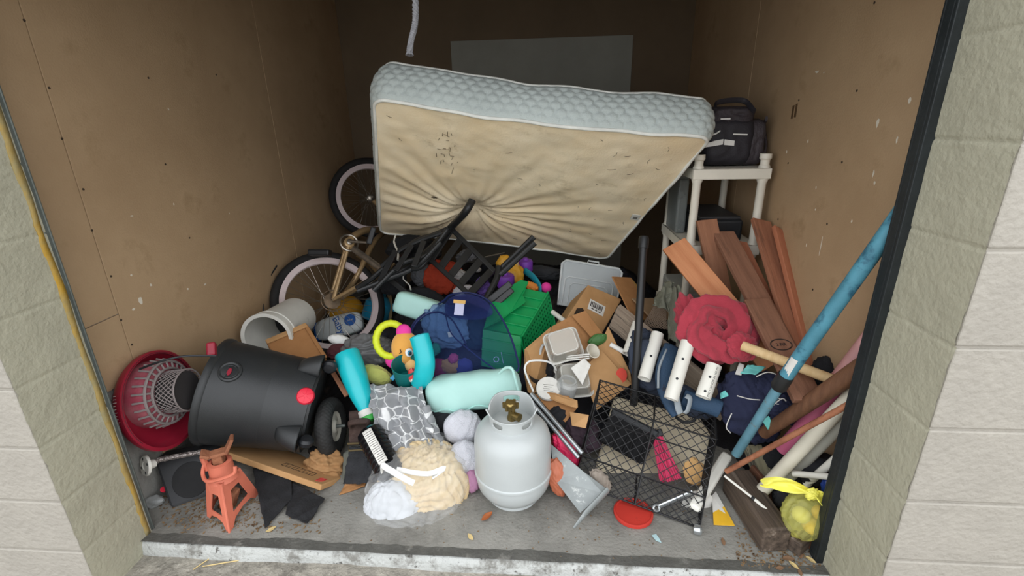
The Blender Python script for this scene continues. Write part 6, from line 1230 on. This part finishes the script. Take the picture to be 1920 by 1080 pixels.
# ---------------------------------------------------------------- rope, leaves and litter
m_rope = mat('grey_rope', '77777a', .9, var=.25, scale=60)
rp_ = thing('pull_rope', 'grey twisted pull rope hanging from the doorway above mattress', 'rope', at(768, 104, y=1.40)); rpts = bez([at(779, -150, y=1.42), at(779, 0, y=1.42), at(778, 45, y=1.42), at(771, 75, y=1.41), at(768, 98, y=1.40)], 16)
t = MB()
for s in range(3):
    P_ = []
    for i, p in enumerate(rpts): w = i * 1.0 + 2.094 * s; P_.append(p + RIGHT * math.cos(w) * .0042 + FWD * math.sin(w) * .0042)
    t.tube(P_, .0048, 7)
t.build('strands', m_rope, rp_); t = MB()
for i in range(14): w = i * .45; t.tube([rpts[-1] + UP * .012, rpts[-1] - UP * .008 + RIGHT * math.cos(w) * .010 + FWD * math.sin(w) * .008], .0016, 4)
t.build('frayed_end', m_rope, rp_)
def leaf(px, py, w, rot, m, lab, curl=.3, parent=None):
    p = at(px, py, z=.004); k = mpp(p) * w / 2; c, s = math.cos(rot), math.sin(rot)
    def fn(u, v): x = (u * 2 - 1); wd = .45 * math.sin(math.pi * u) ** .8; y = (v * 2 - 1) * wd; z = curl * (y * y * 1.5 + .25 * x * x); return p + V(((x * c - y * s) * k, (x * s + y * c) * k * 1.2, z * k + .001))
    o = MB().grid(fn, 12, 8).build('leaf', m, smooth=180, solid=.0006); return tag(o, lab, 'leaf')
m_lr = mat('russet_leaf', 'a05a30', .7, var=.2, scale=20); m_ly = mat('tan_leaf', 'c9b27c', .7, var=.12, scale=20); m_lb = mat('brown_leaf', '7d6048', .8, var=.2, scale=20)
leaf(913, 970, 26, .8, m_lr, 'russet curled leaf right in front of the gas cylinder', .9); leaf(882, 1007, 17, -.8, m_ly, 'tan leaf on bare concrete in front of the clear bag'); leaf(508, 993, 18, .7, m_ly, 'tan leaf below the crumpled black felt cloth'); leaf(1356, 1016, 16, 1.4, m_lb, 'brown leaf on the concrete left of the thick timber', .3)
for i, (px, py, w) in enumerate([(1478, 1048, 22), (1500, 1040, 20), (1488, 1060, 18), (1462, 1066, 16), (1500, 1074, 16), (1520, 1050, 18)]): leaf(px, py, w, i * 1.1, [m_lb, m_ly][i % 3 == 2], ['', ''][0] or ['brown leaf in front of the short timber offcut', 'brown leaf touching the lath end by the right jamb', 'pale leaf in the litter at the right jamb', 'small brown leaf left in the jamb litter', 'small brown leaf nearest the threshold by the right jamb', 'pale leaf closest to the right jamb'][i], .5)
# countless crumbs of dirt and leaf litter
Rl = random.Random(11); m_lit = mat('leaf_litter', '5d4733', .9, col2='8f7552', scale=30)
t = MB()
def crumb(px0, px1, py0, py1, n, s0, s1, w=None):
    for _ in range(n):
        f = Rl.random(); px, py = Rl.uniform(px0, px1), Rl.uniform(py0, py1); p = at(px, py, z=.0); s = Rl.uniform(s0, s1); a = Rl.uniform(0, 6.3)
        if p.y < 1.185: continue
        pts = [p + V((math.cos(a + b) * s * r, math.sin(a + b) * s * r, .0015)) for b, r in ((0, 1), (1.3, .35), (2.4, .5), (3.14, 1), (4.3, .4), (5.4, .5))]; t.prism(pts, (0, 0, .002))
crumb(330, 600, 900, 1000, 420, .0015, .008); crumb(300, 480, 930, 990, 300, .0015, .006); crumb(1380, 1540, 990, 1075, 500, .0015, .007); crumb(600, 1500, 940, 1050, 130, .0012, .004); crumb(980, 1200, 930, 1010, 40, .001, .004)
o = t.build('leaf_litter', m_lit, smooth=0); tag(o, 'crumbs of leaf litter and dirt scattered over the concrete', 'litter', kind='stuff')
t = MB()
for (a, b) in [((362, 1068), (412, 1034)), ((380, 1062), (452, 1050))]: t.tube([at(*a, z=-.052), at(*b, z=-.05)], .002, 5)
o = t.build('dry_grass', m_ly); tag(o, 'dry grass stalks on the pavement outside left', 'grass', kind='stuff')
o = MB().prism([at(a, b, z=.003) for a, b in ((1222, 1004), (1230, 1002), (1236, 1010), (1240, 1018), (1230, 1014))], (0, 0, .002)).build('paper_scrap', mat('pale_blue_scrap', 'a9c6c9', .7), smooth=0); tag(o, 'tiny pale blue scrap on the concrete below the red lid', 'scrap')
